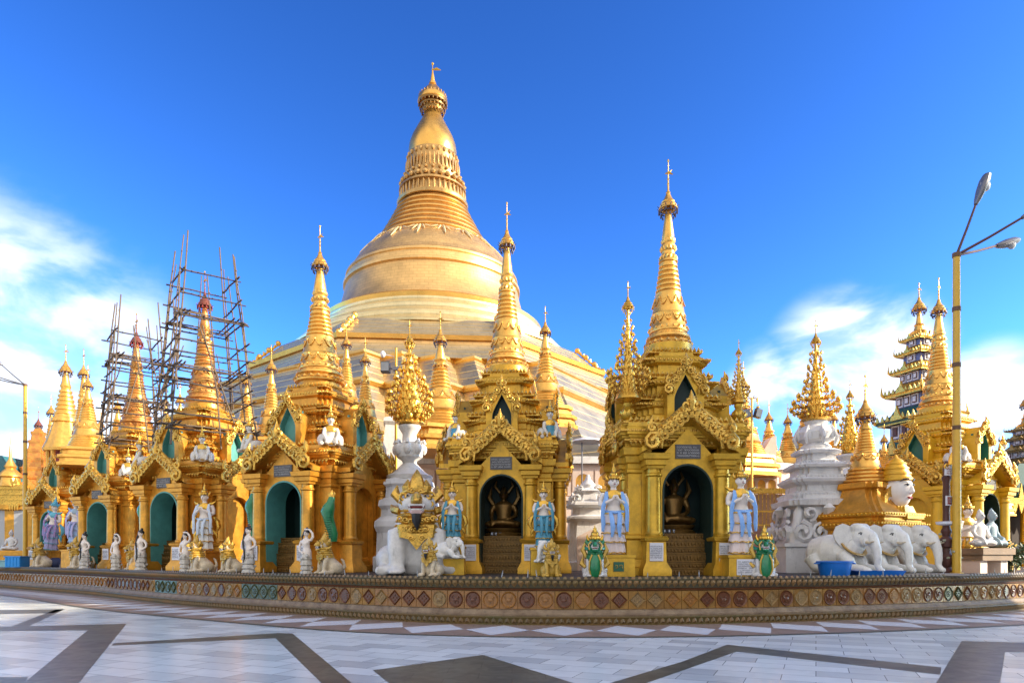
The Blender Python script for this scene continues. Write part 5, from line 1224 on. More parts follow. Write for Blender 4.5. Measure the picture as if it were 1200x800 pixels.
# ---- figures
def figure(label, loc, rz, sc, arm_up=True, group='pale figure statues along the wall'):
    t = thing('figure_statue', label, 'statue', loc, rz, group, sc)
    q = MB()
    q.oval([(0,0,0,.13,.11),(.06,0,0,.14,.12),(.35,.01,0,.15,.13),(.62,.02,0,.17,.14),(.78,.02,.01,.165,.14),(.92,0,0,.125,.10),(1.06,-.01,-.02,.14,.115),(1.17,-.01,0,.175,.10),(1.22,-.01,0,.13,.08),(1.26,0,0,.055,.05),(1.33,0,0,.05,.05)], 18)
    head(q, (0,-.01,1.41), .10)
    for s in (-1, 1): q.ell((s*.065,-.085,1.08), (.055,.05,.055), 8, 6)
    if arm_up:
        q.tube([(.17,0,1.16),(.27,-.02,1.28),(.25,-.02,1.42)], [.055,.05,.042], 8); q.tube([(.25,-.02,1.42),(.14,-.03,1.54),(.05,-.04,1.56)], [.042,.036,.028], 8); hand(q, (.05,-.04,1.56), (-1,-.1,.0), .9, .3, 1)
        q.tube([(-.17,0,1.16),(-.25,.0,1.0),(-.24,-.06,.84)], [.055,.047,.04], 8); q.tube([(-.24,-.06,.84),(-.16,-.13,.78),(-.1,-.15,.76)], [.04,.034,.028], 8); hand(q, (-.10,-.15,.76), (.7,-.2,-.5), .9, .3, -1)
    else:
        for s in (-1, 1):
            q.tube([(s*.17,0,1.16),(s*.28,.02,1.02),(s*.30,.0,.90)], [.055,.05,.042], 8); q.tube([(s*.30,.0,.90),(s*.22,-.08,.82),(s*.15,-.09,.80)], [.042,.036,.03], 8); hand(q, (s*.15,-.10,.80), (-s,-.2,-.3), .9, .4, s)
    q.build('body', SKIN, t, remesh=.016)
    q = MB()
    for (z0, z1, r0) in ((.0,.12,.22),(.14,.3,.20),(.30,.50,.205),(.5,.70,.20)): q.lathe([(z0,r0*.9),(z0+.02,r0),(z1-.02,r0*.86),(z1,r0*.75)], 20, fn=lambda a, z: 1+.07*math.cos(7*a))
    for k in range(7): q.ell((.2*math.cos(k*.9),.2*math.sin(k*.9),.15+.08*k), (.06,.05,.05), 7, 5)
    q.build('skirt', mat('worn white skirt', (.62,.57,.48), .55, 0, .4, 12, dirt=.75), t)
    q = MB(); q.ell((0,.02,1.46), (.105,.11,.10), 12, 8); q.ell((.0,.05,1.58), (.05,.05,.06), 8, 6)
    if not arm_up: q.tube([(-.09,.02,1.46),(-.13,-.06,1.26),(-.09,-.15,1.02),(-.02,-.17,.78),(.03,-.19,.55),(-.02,-.21,.34)], [.05,.035,.032,.03,.028,.01], 7)
    else: q.tube([(-.09,.02,1.46),(-.14,-.03,1.3),(-.13,-.06,1.05)], [.04,.035,.01], 6)
    q.build('hair', BLACK, t); face_paint(t, (0,-.01,1.41), .10)
    return t
figure('pale figure with one arm over its head in front of the largest teal arch', at3(359,20.0), -15, .84)
figure('pale figure with one arm over its head in front of the middle teal arch', at3(217,23.3), -20, .86)
figure('pale figure with one arm over its head beside the third teal arch', at3(136,27.0), -22, .90)
figure('pale figure with long black braid and hands on hips left of the largest teal arch', at3(291,21.4), -25, .94, False)
figure('pale figure with long black braid and hands on hips left of the middle teal arch', at3(165,25.8), -25, .98, False)
figure('pale figure with long black braid and hands on hips left of the third teal arch', at3(99,29.9), -25, 1.0, False)
# ---- upright green serpents on the columns
def serpent(label, loc, rz, sc):
    t = thing('serpent_statue', label, 'statue', loc, rz, 'upright green serpents on the shrine columns', (sc*1.35, sc*1.2, sc))
    q = MB(); q.tube([(.05,0,0),(.07,-.03,.25),(.01,-.05,.5),(-.04,-.06,.75),(-.06,-.08,.95),(-.02,-.08,1.1),(.01,-.05,1.25),(.03,-.02,1.42)], [.10,.115,.125,.13,.165,.15,.10,.075], 14); q.build('body', GREEN, t)
    q = MB()
    for k in range(12):
        z = .1+k*.075; q.tube([(-.09+.0*k,-.15-.003*k,z),(0,-.185,z-.03),(.09,-.15,z)], .012, 4)
    q.build('scale_rows', mat('deep green paint', (0.008,0.11,0.04), .35), t)
    q = MB(); q.tube([(.03,-.02,1.40),(.02,-.03,1.52),(.04,-.02,1.66)], [.07,.055,.008], 7)
    for s in (-1, 1): q.tube([(.03+s*.04,-.02,1.42),(.03+s*.08,-.03,1.52),(.03+s*.05,0,1.6)], [.035,.03,.008], 6)
    q.build('crest', GOLDC, t)
    return t
serpent('green serpent on the corner pillar between the arm-raised figure and the big lion', at3(388,21.6,zz(634,21.6)), -14, .98)
serpent('green serpent curling up beside the black braided figure at the largest teal arch', at3(298,22.9,zz(628,22.9)), -60, 1.0)
serpent('green serpent curling up on the left of the middle teal arch', at3(170,27.0,zz(628,27.0)), -60, 1.0)
serpent('green serpent curling up on the left of the third teal arch', at3(102,31.4,zz(630,31.4)), -60, .98)
# ---- sphinxes on the roof corners
SPHX = mat('aged sphinx paint', (.70,.64,.54), .5, 0, .25, 9, .1, 40, dirt=.5)
def sphinx(label, loc, rz, sc, torso=None, robe=SPHX, group='crowned sphinx statues on the shrine corners'):
    t = thing('sphinx_statue', label, 'statue', loc, rz, group, sc)
    q = MB(); q.oval([(0,0,.02,.17,.16),(.15,0,0,.17,.14),(.32,0,0,.13,.10),(.46,0,0,.17,.11),(.54,0,0,.15,.09),(.58,0,0,.06,.06),(.64,0,0,.055,.055)], 16); head(q, (0,-.01,.74), .105)
    for s in (-1, 1):
        q.ell((s*.24,.12,.17), (.13,.24,.19), 12, 8); q.tube([(s*.26,.0,.08),(s*.27,-.16,.05),(s*.27,-.24,.05)], [.08,.065,.06], 8)
        q.tube([(s*.16,-.02,.50),(s*.20,-.10,.32),(s*.13,-.17,.16),(s*.13,-.18,.06)], [.06,.055,.05,.055], 8); hand(q, (s*.13,-.19,.06), (0,-1,-.1), 1, -.2, s)
    q.build('body', robe, t, remesh=.02)
    if torso:
        q = MB(); q.oval([(.10,0,.0,.195,.165),(.2,0,0,.18,.15),(.32,0,0,.142,.112),(.44,0,0,.175,.12),(.5,0,0,.165,.11)], 16); q.build('robe', torso, t)
    q = MB(); q.oval([(.40,0,0,.165,.125),(.48,0,0,.185,.125),(.55,0,0,.16,.10),(.585,0,0,.08,.07)], 16); q.build('collar', GOLDT, t)
    crown(t, (0,-.01,.74), .11, .44); face_paint(t, (0,-.01,.74), .105)
    return t
def corner(key, px, py, D):
    return (at(px,D), D, zz(py,D))
ZC = T+4.07
def roofc(sh, lx, ly):
    o = SH[sh]; a = o.rotation_euler.z; lx *= o.scale.x; ly *= o.scale.y; return (o.location.x+lx*math.cos(a)-ly*math.sin(a), o.location.y+lx*math.sin(a)+ly*math.cos(a), ZC)
sphinx('white sphinx with gold crown on the near roof corner of the clean gilded orange shrine', roofc('orange',1.65,-1.65), 20, 1.15)
sphinx('white sphinx with gold crown on the near roof corner of the taller scaffolded shrine', roofc('scaf',1.65,-1.65), 20, 1.15)
sphinx('white sphinx with gold crown on the left roof corner of the taller scaffolded shrine', roofc('scaf',-1.65,-1.65), -50, 1.1)
sphinx('white sphinx on the near roof corner of the smaller scaffolded shrine', roofc('scaf2',1.65,-1.65), 20, 1.1)
sphinx('white sphinx with gold crown on the left roof corner of the clean gilded orange shrine', roofc('orange',-1.65,-1.65), -40, 1.1)
sphinx('white sphinx on the far right roof corner of the clean gilded orange shrine', roofc('orange',1.65,1.2), 60, 1.1)
sphinx('turquoise sphinx on the left roof corner of the middle shrine', roofc('mid',-1.6,-1.55), -35, .95, TURQ)
sphinx('turquoise sphinx with gold crown on the right roof corner of the middle shrine', roofc('mid',1.6,-1.55), 10, 1.05, TURQ)
sphinx('grey sphinx on the left roof corner of the bright yellow shrine', roofc('right',-1.68,-1.6), -20, 1.25, mat('grey statue paint', (.42,.44,.45), .5, 0, .2, 8))
sphinx('grey sphinx on the right roof corner of the bright yellow shrine', roofc('right',1.68,-1.6), 40, 1.25, MATS['grey statue paint'])
# ---- seated buddhas
def buddha(label, loc, rz, sc, m, flowers=True, base=True, group='seated buddha statues'):
    t = thing('buddha_statue', label, 'statue', loc, rz, group, sc)
    q = MB(); q.ell((0,-.03,.10), (.42,.24,.11), 18, 8)
    for s in (-1, 1): q.ell((s*.28,-.10,.09), (.17,.15,.09), 12, 8)
    q.tube([(-.28,-.24,.11),(0,-.27,.13),(.28,-.22,.10)], [.06,.07,.05], 8)
    q.oval([(.08,0,.03,.20,.14),(.25,0,.03,.17,.12),(.42,0,.03,.19,.12),(.56,0,.03,.24,.12),(.62,0,.03,.17,.09),(.66,0,.03,.065,.06),(.72,0,.02,.06,.055)], 18); head(q, (0,.01,.82), .115)
    for s in (-1, 1): q.tube([(s*.23,.03,.56),(s*.30,.02,.40),(s*.29,-.05,.28)], [.07,.06,.05], 8)
    q.tube([(.29,-.05,.28),(.16,-.20,.22),(.04,-.24,.2)], [.05,.04,.032], 8); hand(q, (.04,-.24,.2), (-1,-.1,0), 1, .1, 1)
    q.tube([(-.29,-.05,.28),(-.27,-.20,.22),(-.24,-.27,.14)], [.05,.04,.032], 8); hand(q, (-.24,-.27,.15), (0,-.4,-1), 1, .1, -1)
    q.ell((0,.03,.95), (.06,.06,.06), 10, 6); q.tube([(0,.03,.98),(0,.03,1.06)], [.03,.006], 6)
    q.build('body', m, t, remesh=.02); face_paint(t, (0,.01,.82), .115)
    if base: q = MB(); q.lathe([(-.2,.46),(-.15,.48),(-.10,.38),(-.06,.44),(-.01,.46)], 22, fn=lambda a, z: 1-.25*abs(math.sin(a))); q.build('lotus_seat', DKGOLD, t)
    return t
def inshrine(sh, lx, ly, z): 
    p = roofc(sh, lx, ly); return (p[0], p[1], T+z)
bu = buddha('dark gilded seated buddha with flame halo inside the main shrine niche', inshrine('main',0,-.62,1.42), 3, 1.32, BRONZE)
bu2 = buddha('dark gilded seated buddha with flame halo inside the middle shrine niche', inshrine('mid',-.05,-.62,1.42), -5, 1.32, BRONZE)
for b in (bu, bu2):
    q = MB()
    for s in (-1, 1): q.tube([(s*.22,.08,.5),(s*.36,.08,.75),(s*.30,.08,1.0)], [.05,.06,.01], 6); q.tube([(s*.10,.08,.86),(s*.22,.08,1.02),(s*.17,.08,1.18)], [.03,.04,.01], 6)
    q.build('halo', BRONZE, b)
for k, sh in enumerate(('main', 'mid')):
    t = thing('offering_vases', 'cluster of small silver offering bowls before the buddha in the %s shrine' % ('main' if k == 0 else 'middle'), 'bowls', inshrine(sh,-.25,-1.02,1.16), 0)
    for i in range(6):
        q = MB(); q.lathe([(0,.05),(.04,.07),(.10,.05),(.12,.06)], 10, ((i % 3)*.13-.15, (i//3)*.12)); q.build('bowl', mat('tarnished silver', (.32,.34,.38), .35, .8), t)
buddha('white seated buddha on the stone pedestal behind the right lamp post', at3(1149,21.0,zz(640,21)), 25, 1.12, WHITEP, base=False)
buddha('grey blue seated buddha on the stone pedestal at the right', at3(1163,21.6,zz(641,21.6)), 35, 1.2, mat('grey blue paint', (.25,.33,.36), .5, 0, .2, 8), base=True)
t = thing('stone_pedestal', 'brown stone pedestal table carrying the white and grey seated buddhas', 'pedestal', at3(1154,21.3), 22)
zt = zz(642,21.3)-T; q = MB(); q.box(-.75,.75,-.45,.75,zt-.2,zt-.004); q.box(-.70,.70,-.40,.70,zt-.38,zt-.2-.003); q.build('slab', mat('brown stone', (.30,.20,.12), .7, 0, .4, 3, .2, 20, dirt=.5), t)
for x in (-.5, .45):
    q = MB(); q.box(x-.16,x+.16,-.3,.5,0,zt-.385); q.build('leg', PINKW, t)
# small white statues heads by the middle shrine columns: crouching elephants
def elephant(label, loc, rz, sc, group='white elephant statues', collar=True):
    t = thing('elephant_statue', label, 'statue', loc, rz, group, sc)
    q = MB()     # facing -y, kneeling: body height about 1 m
    q.tube([(0,.95,.42),(0,.75,.47),(0,.35,.50),(0,.0,.52),(0,-.2,.58)], [.22,.46,.52,.46,.34], 22)
    q.ell((0,-.38,.95), (.27,.30,.32), 18, 12); q.ell((-.12,-.42,1.14), (.15,.2,.14), 12, 8); q.ell((.12,-.42,1.14), (.15,.2,.14), 12, 8)
    q.tube([(0,-.2,.70),(0,-.36,.82)], [.34,.27], 14)
    q.tube([(0,-.50,1.02),(0,-.72,.90),(0,-.85,.62),(0,-.89,.38),(0,-.88,.20),(0,-.96,.08),(0,-1.05,.07)], [.20,.165,.12,.095,.08,.075,.065], 14)
    for s in (-1, 1):
        q.ell((s*.13,-.62,.80), (.09,.10,.12), 10, 8)
        q.tube([(s*.26,-.12,.50),(s*.28,-.30,.25),(s*.27,-.42,.13),(s*.27,-.72,.09)], [.21,.17,.13,.11], 12); q.ell((s*.27,-.76,.075), (.13,.13,.085), 10, 6)
        q.tube([(s*.40,.62,.40),(s*.46,.45,.16),(s*.46,.15,.10)], [.24,.17,.12], 12)
    q.build('body', ELEPH, t, remesh=.028)
    for s in (-1, 1):
        out = [(0,.24),(.14,.33),(.32,.28),(.42,.10),(.38,-.10),(.27,-.30),(.16,-.26),(.06,-.12),(0,-.10)]
        q = MB(); q.M = Matrix.Translation((s*.24,-.34,.97)) @ Matrix.Rotation(R(s*52), 4, 'Z') @ Matrix.Rotation(R(s*10), 4, 'Y') @ Matrix.Diagonal((s,1,1,1))
        q.loft([[(x*.96,.03+.10*x,z*.96) for x, z in out],[(x,.0+.14*x,z) for x, z in out],[(x*.97,-.035+.10*x,z*.97) for x, z in out]]); q.build('ear', ELEPH, t)
        q = MB(); q.tube([(s*.15,-.62,.80),(s*.19,-.78,.76),(s*.21,-.92,.80)], [.04,.033,.012], 8); q.build('tusk', CREAM, t)
        q = MB(); q.ell((s*.205,-.575,.99), (.018,.02,.02), 8, 6); q.tube([(s*.19,-.60,1.02),(s*.215,-.565,1.03),(s*.235,-.52,1.0)], .010, 5); q.build('eye', BLACK, t)
    if collar:
        q = MB(); pts = [(.40*math.sin(a), -.26-.20*math.cos(a)*(1 if True else 1), .66+.20*-math.cos(a)) for a in [R(-115+i*23) for i in range(11)]]
        q.tube(pts, [.052]*11, 8, .6); q.build('collar', mat('ochre collar paint', (.50,.30,.08), .5, 0, .2, 6, dirt=.3), t)
    return t
D = 19.2
es = zz(611,D)-T
def elo(px, D): return at3(px, D, T+.04)
elephant('white kneeling elephant beside the blue tub, leftmost of three before the golden stupa', elo(989,19.5), 33, 1.10)
elephant('white kneeling elephant in the middle of three before the golden stupa', elo(1026,20.0), 31, 1.10)
elephant('white kneeling elephant nearest the right lamp post, rightmost of three', elo(1060,20.5), 31, 1.10)
elephant('small bluish white elephant head at the left column foot of the middle shrine', at3(528,18.35,T+.45), 60, .46, 'small elephants at the middle shrine columns', False)
elephant('small bluish white elephant behind the yellow lion at the middle shrine', at3(640,18.0,T+.35), -30, .46, 'small elephants at the middle shrine columns', False)
D = 20; t = thing('elephant_ledge', 'grey stone ledge under the three white elephants', 'ledge', at3(1045,19.6), 0)
q = MB(); q.box(-1.55,1.75,-.75,.9,-.02,.035); q.build('slab', mat('grey ledge stone', (.34,.30,.27), .7, 0, .3, 3, .2, 20, dirt=.5), t)
# golden stupa carried by the elephants
D = 21.5; f = lambda y: zz(y,D)-T; u_ = ds(D)
t = thing('golden_stupa', 'golden ringed stupa on stepped base behind the three white elephants', 'stupa', at3(1014,D), 30)
q = MB(); q.levels(lambda h: redent(h,2,.12), [(0,1.15),(f(622),1.15),(f(619),1.26),(f(613),1.28),(f(612),1.2),(f(609),1.2),(f(607),1.28),(f(603),1.28),(f(602),1.1),(f(592),.80),(f(583),.66),(f(575),.62),(f(573),.70),(f(567),.68),(f(566),.58)]); q.build('stepped_base', GOLDO, t, ang=25)
q = MB()
for a in range(4):
    for z, h in ((f(615.5),1.28),(f(605),1.28)):
        for i in range(20): q.M = TM(0,0,z,a*90); q.ell((-h+.06+i*(2*h-.12)/19, -h-.01, 0), (.035,.03,.04), 6, 4)
q.build('bead_row', GOLDT, t)
pr = [(f(567),.62)]
for i in range(4): y = 566-i*4.5; r_ = .64-.045*i; pr += [(f(y),r_-.04),(f(y-1),r_),(f(y-3),r_),(f(y-4),r_-.05)]
pr += [(f(548),.44),(f(538),.38),(f(532),.33),(f(531),.345),(f(529),.31)]
for i in range(7): y = 529-i*3.4; r_ = .31-.018*i; pr += [(f(y),r_-.02),(f(y-.8),r_),(f(y-2.2),r_),(f(y-3),r_-.025)]
pr += [(f(505),.17),(f(503),.2),(f(500),.16),(f(496),.13),(f(493),.16),(f(490),.12),(f(484),.10)]
q = MB(); q.lathe(pr, 36); swags(q, f(533), .36, 9, .16, .02, .4); q.build('bell', GOLDL, t)
umbrella(t, f(489), .95, GOLDL, rod=.75)
# bead-fronted cornice shelf and white sign over the elephants
t = thing('sign_shelf', 'gold bead fronted shelf with a white notice over the elephants', 'shelf', at3(1052,21.2), 30)
q = MB(); q.box(-1.1,.75,-.2,.4,zz(620,21.2)-T,zz(606,21.2)-T); q.box(-1.0,.65,-.1,.4,0,zz(620,21.2)-T-.003)
for i in range(24):
    for k in range(2): q.ell((-1.06+i*.077,-.21,zz(609+k*6,21.2)-T), (.03,.03,.035), 6, 4)
q.build('shelf', GOLDO, t)
q = MB(); q.M = TM(-.28,-.27,zz(613,21.2)-T); q.box(-.30,.30,-.02,.02,-.15,.15); nb = q.build('notice_board', PAPER, t); lettering(nb, TM(-.28,-.293,zz(613,21.2)-T), .56, .28, 3, LETT, 9)
q = MB(); q.M = TM(.50,.05,zz(606,21.2)-T); q.box(-.13,.13,-.02,.02,0,.42); q.build('notice_board', PAPER, t)
q = MB(); q.M = TM(-.5,-.0,zz(606,21.2)-T); arch_wall(q, .34, .62, .95, .2, .42, -.1, .2); q.build('niche_frame', GOLDC, t)
q = MB(); q.M = TM(-.5,-.0,zz(606,21.2)-T); q.box(-.2,.2,.1,.19,0,.6); q.build('niche_panel', BROWN, t)
# huge head with gold crown
D = 21.1; f = lambda y: zz(y,D); u_ = ds(D)
t = thing('giant_head', 'huge white head with painted eyes and tall gold crown above the elephants', 'statue', (at(1051,D), D, f(573)), 30, None, .76)
q = MB(); r_ = .62
q.ell((0,0,0), (.52,.60,.66), 24, 16); q.ell((0,-.12,-.34), (.36,.40,.40), 18, 12); q.tube([(0,.05,-.5),(0,.1,-1.0)], [.3,.32], 14)
q.tube([(0,-.55,.16),(0,-.62,-.02),(0,-.65,-.14),(0,-.56,-.19)], [.045,.065,.085,.05], 10)
for s in (-1, 1): q.ell((s*.06,-.60,-.18), (.06,.07,.05), 8, 6); q.ell((s*.2,-.46,.10), (.14,.08,.07), 10, 8); q.tube([(s*.52,.05,.15),(s*.56,.08,-.1),(s*.5,.02,-.48)], [.06,.09,.05], 8)
q.build('face', mat('pale face paint', (.78,.72,.66), .45, 0, .08, 3), t, remesh=.03)
q = MB()
for s in (-1, 1):
    q.tube([(s*.09,-.585,.13),(s*.2,-.57,.175),(s*.33,-.49,.12)], .018, 6); q.tube([(s*.08,-.605,.28),(s*.2,-.585,.37),(s*.36,-.48,.34),(s*.43,-.38,.26)], [.02,.03,.028,.01], 6)
    q.ell((s*.2,-.565,.12), (.05,.03,.04), 10, 6)
q.build('painted_eyes', BLACK, t)
q = MB()
for s in (-1, 1): q.ell((s*.06,-.535,-.36), (.10,.05,.032), 10, 6)
q.ell((0,-.54,-.40), (.11,.05,.035), 10, 6); q.build('lips', mat('pink lips', (.5,.12,.10), .4), t)
q = MB(); q.lathe([(.30,.58),(.34,.63),(.44,.62),(.46,.57),(.56,.55),(.58,.58),(.66,.56),(.68,.50),(.78,.47),(.80,.50),(.87,.48),(.89,.42),(.98,.39),(1.0,.41),(1.06,.38),(1.09,.30),(1.18,.26),(1.26,.12),(1.42,.02)], 28, (0,.05)); q.build('crown', mat('yellow crown paint', (.66,.36,.02), .38, .3, .25, 4), t)
t = thing('head_pedestal', 'gold pedestal under the huge crowned head', 'pedestal', (at(1052,D)+.0, D, T), 30)
q = MB(); q.levels(lambda h: redent(h,2,.06), [(0,.5),(1.6,.48),(1.65,.56),(1.8,.56),(1.85,.4),(f(570)-T-.62,.34)]); q.build('block', GOLDY, t, ang=25)
# tiered spire roof tower behind
def pyatthat(label, px, D, py_tip, py_top, py_low, wl, n, wallm, roofm, gold, rz, zbase):
    f = lambda y: zz(y,D)-T
    t = thing('tiered_tower', label, 'temple tower', at3(px, D), rz, 'many tiered roof towers')
    z0, z1 = f(py_low), f(py_top); q = MB(); q.box(-wl*.8,wl*.8,-wl*.8,wl*.8,0,z0); q.build('base', gold, t)
    ratio = .80; tot = sum(ratio**i for i in range(n)); z = z0; w = wl
    for i in range(n):
        h = (z1-z0)*ratio**i/tot
        b = MB(); b.box(-w*.66,w*.66,-w*.66,w*.66,z+.01,z+h*.48); wo_ = b.build('storey_wall', wallm[1], t)
        for a in range(4):
            for k, sx_ in enumerate((-.40, 0, .40) if i < 4 else (0,)):
                q = MB(); q.M = TM(0,0,z,a*90) @ TM(sx_*w,-w*.66,0); ww = w*(.165 if i < 4 else .3)
                q.box(-ww,ww,-.06,-.0,h*.04,h*.46); fr = q.build('window_frame', wallm[0], wo_)
                q = MB(); q.M = TM(0,0,z,a*90) @ TM(sx_*w,-w*.66,0); q.box(-ww*.70,ww*.70,-.085,-.062,h*.10,h*.40); q.build('window_shutter', BROWN, wo_)
                q = MB(); q.M = TM(0,0,z,a*90) @ TM(sx_*w,-w*.66,0); q.box(-ww*.45,ww*.45,-.11,-.087,h*.15,h*.35); q.build('window_pane', wallm[0] if i > 1 else BROWN, wo_)
        r_ = MB(); sq = lambda a_: [(-a_,-a_),(a_,-a_),(a_,a_),(-a_,a_)]
        r_.levels(sq, [(z+h*.50,w*1.0),(z+h*.56,w*1.02),(z+h*.80,w*.66),(z+h*.99,w*.55)]); r_.build('roof', roofm if (i < 2 or gold is not GOLDC) else GOLDC, t)
        e = MB()
        for a in range(4):
            e.M = TM(0,0,z+h*.52,a*90)
            e.box(-w*.95,w*.95,-w*.98,-w*.92,-h*.06,h*.10)
            for j in range(9):
                x = -w+w*2*(j+.5)/9; e.M = TM(0,0,z+h*.60,a*90) @ TM(x,-w*1.03,0); e.slab([(-w*.08,0),(w*.08,0),(w*.05,h*.08),(0,h*.18),(-w*.05,h*.08)], -.03, .03)
            e.M = TM(0,0,z+h*.56,a*90) @ TM(0,-w*1.06,0); e.slab([(-w*.28,0),(w*.28,0),(w*.10,h*.18),(0,h*.46),(-w*.10,h*.18)], -.05, .08)
            e.M = TM(0,0,z+h*.55,a*90+45); rr = w*1.02*math.sqrt(2)
            e.tube([(0,-rr+.05,0),(0,-rr-w*.05,h*.10),(0,-rr-w*.06,h*.28),(0,-rr-.02,h*.5)], [w*.07,w*.07,w*.035,.01], 6)
        e.build('eave_carving', gold, t)
        z += h; w *= ratio+.015
    q = MB(); zt = f(py_tip); L_ = zt-z; q.lathe([(z,w*.7),(z+L_*.05,w*.78),(z+L_*.08,w*.5),(z+L_*.16,w*.4),(z+L_*.18,w*.5),(z+L_*.21,w*.32),(z+L_*.42,w*.16),(z+L_*.5,w*.1)], 16); q.build('spire', GOLDL, t)
    umbrella(t, z+L_*.48, L_*.42, GOLDL, rod=.6)
    return t
NAVY = mat('navy and white trim', (.10,.11,.24), .5, 0, .1, 4)
pyatthat('tall tiered tower with navy walls and gold eaves behind the golden stupa', 1077, 38, 332, 392, 560, 1.85, 6, (mat('white window trim', (.62,.60,.64), .5), NAVY), ROOFG, GOLDC, 18, 0)
pyatthat('dark many tiered tower at the right edge above green roofs', 1203, 40, 448, 500, 610, 2.0, 6, (MATS['white window trim'], NAVY), mat('dark gold roof', (.22,.14,.04), .5, .2, .3, 4), mat('dark carved gold', (.34,.20,.05), .45, .4, .4, 6), 15, 0)
D = 37; f = lambda y: zz(y,D)-T
t = thing('temple_hall', 'dark pillared hall with green roof and gold eaves at the right edge', 'building', (at(1215,D), D+3, T), 12)
hw_ = 2.9
q = MB(); q.box(-hw_,hw_+3,-2.5,3,0,f(590)); q.build('wall', mat('dark hall wall', (.05,.035,.03), .7), t)
for i in range(5): q = MB(); q.lathe([(0,.22),(f(590),.18)], 12, (-hw_+.1+i*1.4,-2.9)); q.build('column', GOLDY, t)
q = MB(); q.slab([(-hw_-.6,f(588)),(hw_+3.5,f(588)),(hw_+2,f(545)),(-hw_+.6,f(545))], -3.4, 3); q.build('roof', ROOFG, t)
q = MB(); q.box(-hw_-.7,hw_+3.6,-3.55,-3.42,f(592),f(585))
for i in range(24): q.M = TM(-hw_-.6+i*.4,-3.5,f(592)); q.slab([(-.2,.05),(.2,.05),(.1,-.25),(0,-.5),(-.1,-.25)], -.03, .03)
for i in range(16): q.M = TM(-hw_+.6+i*.45,-3.5,f(585)); q.slab([(-.15,0),(.15,0),(.1,.3),(0,.8),(-.1,.3)], -.03, .03)
q.M = TM(-hw_-.6,-3.5,f(585)); q.tube([(0,0,0),(-.3,0,.4),(-.35,0,1.0),(-.1,0,1.7)], [.25,.25,.15,.02], 6)
q.build('eave_carving', GOLDC, t)
# low gold and green roofed building between the elephants and the tiered tower
# dark planetary post with signs
D = 19.9; f = lambda y: zz(y,D)-T
t = thing('shrine_post', 'dark carved post with white and red signs beside the right lamp post', 'post', at3(1109,D), 20)
q = MB(); pr = [(0,.20),(.1,.22),(.2,.12),(.3,.2),(.5,.24),(.62,.12),(.75,.1),(.8,.17),(1.0,.2),(1.1,.1),(1.25,.15),(1.35,.1)]
q.lathe(pr+[(f(600),.09),(f(590),.10),(f(565),.09),(f(560),.13),(f(556),.08),(f(548),.10),(f(540),.04)], 14); q.build('post', BROWN, t)
q = MB(); q.M = TM(0,-.16,f(553)); q.slab([(-.26,-.12),(.26,-.12),(.26,.12),(.12,.16),(0,.2),(-.12,.16),(-.26,.12)], -.02, .02); sb = q.build('white_sign', PAPER, t); lettering(sb, TM(0,-.183,f(553)), .46, .22, 3, RED, 3)
q = MB(); q.M = TM(0,-.16,f(553)); 
for s in (-1,1): q.scroll(s*.22, .15, .1, 0, 0, s, 1.2, .3)
q.tube([(0,0,.2),(0,0,.4),(0,0,.55)], [.1,.07,.01], 7); q.build('gilt_top', GOLDT, t)
q = MB(); q.M = TM(.0,-.16,f(587)); q.box(-.22,.22,-.02,.02,-.14,.14); rs_ = q.build('red_sign', PAPER, t)
q = MB(); q.M = TM(.0,-.182,f(587)); q.box(-.185,.185,-.004,.003,-.105,.105); q.build('red_panel', RED, rs_); lettering(rs_, TM(0,-.189,f(587)), .34, .18, 3, PAPER, 5)
q = MB(); q.lathe([(f(616),.04),(f(614),.26),(f(611),.28),(f(610.5),.05)], 16); q.lathe([(f(606),.06),(f(603),.03),(f(600),.05)], 8); q.build('offering_tray', PAPER, t)
q = MB(); rr = random.Random(8)
for i in range(26):
    a = rr.uniform(0,2*PI); z = rr.uniform(.35,1.25); r_ = rr.uniform(.15,.36); q.ell((r_*math.cos(a), r_*math.sin(a)-.08, z), (.05,.05,.04), 5, 4)
q.build('flower_garland', mat('garland petals', (.55,.50,.42), .6, 0, .6, 25, col2=(.12,.16,.04)), t)
# blue plastic tubs and crate
D = 18.7; t = thing('plastic_tub', 'round blue plastic tub on the wall edge beside the leftmost elephant', 'tub', at3(978,18.3))
q = MB(); q.lathe([(0,.36),(.02,.37),(.34,.43),(.345,.46),(.385,.465),(.39,.43),(.37,.40),(.05,.34)], 32, cap=False); q.add([(.34*math.cos(2*PI*i/24),.34*math.sin(2*PI*i/24),.05) for i in range(24)], [tuple(range(24))]); q.build('tub', BLUE, t)
q = MB()
for s in (-1,1): q.tube([(s*.44,-.12,.34),(s*.52,-.06,.32),(s*.52,.06,.32),(s*.44,.12,.34)], .018, 5)
q.build('handle', BLUE, t)
t = thing('plastic_tray', 'flat blue plastic tray in front of the elephants', 'tray', at3(1027,18.5)); q = MB()
q.levels(lambda h: [(-.62*h,-.3*h),(.62*h,-.3*h),(.62*h,.3*h),(-.62*h,.3*h)], [(0,.9),(.10,1.0),(.13,1.05),(.13,.97),(.03,.88)]); q.build('tray', BLUE, t)
D = 35; t = thing('plastic_crate', 'square blue plastic crate behind the left lamp post foot', 'crate', at3(20.5,34.6)); q = MB()
q.box(-.38,.38,-.35,.35,0,.50); q.box(-.42,.42,-.39,.39,.50,.56)
for i in range(5): q.box(-.34+i*.16,-.28+i*.16,-.37,-.351,.05,.47)
q.build('crate', mat('bright blue plastic', (.01,.28,.72), .4), t)
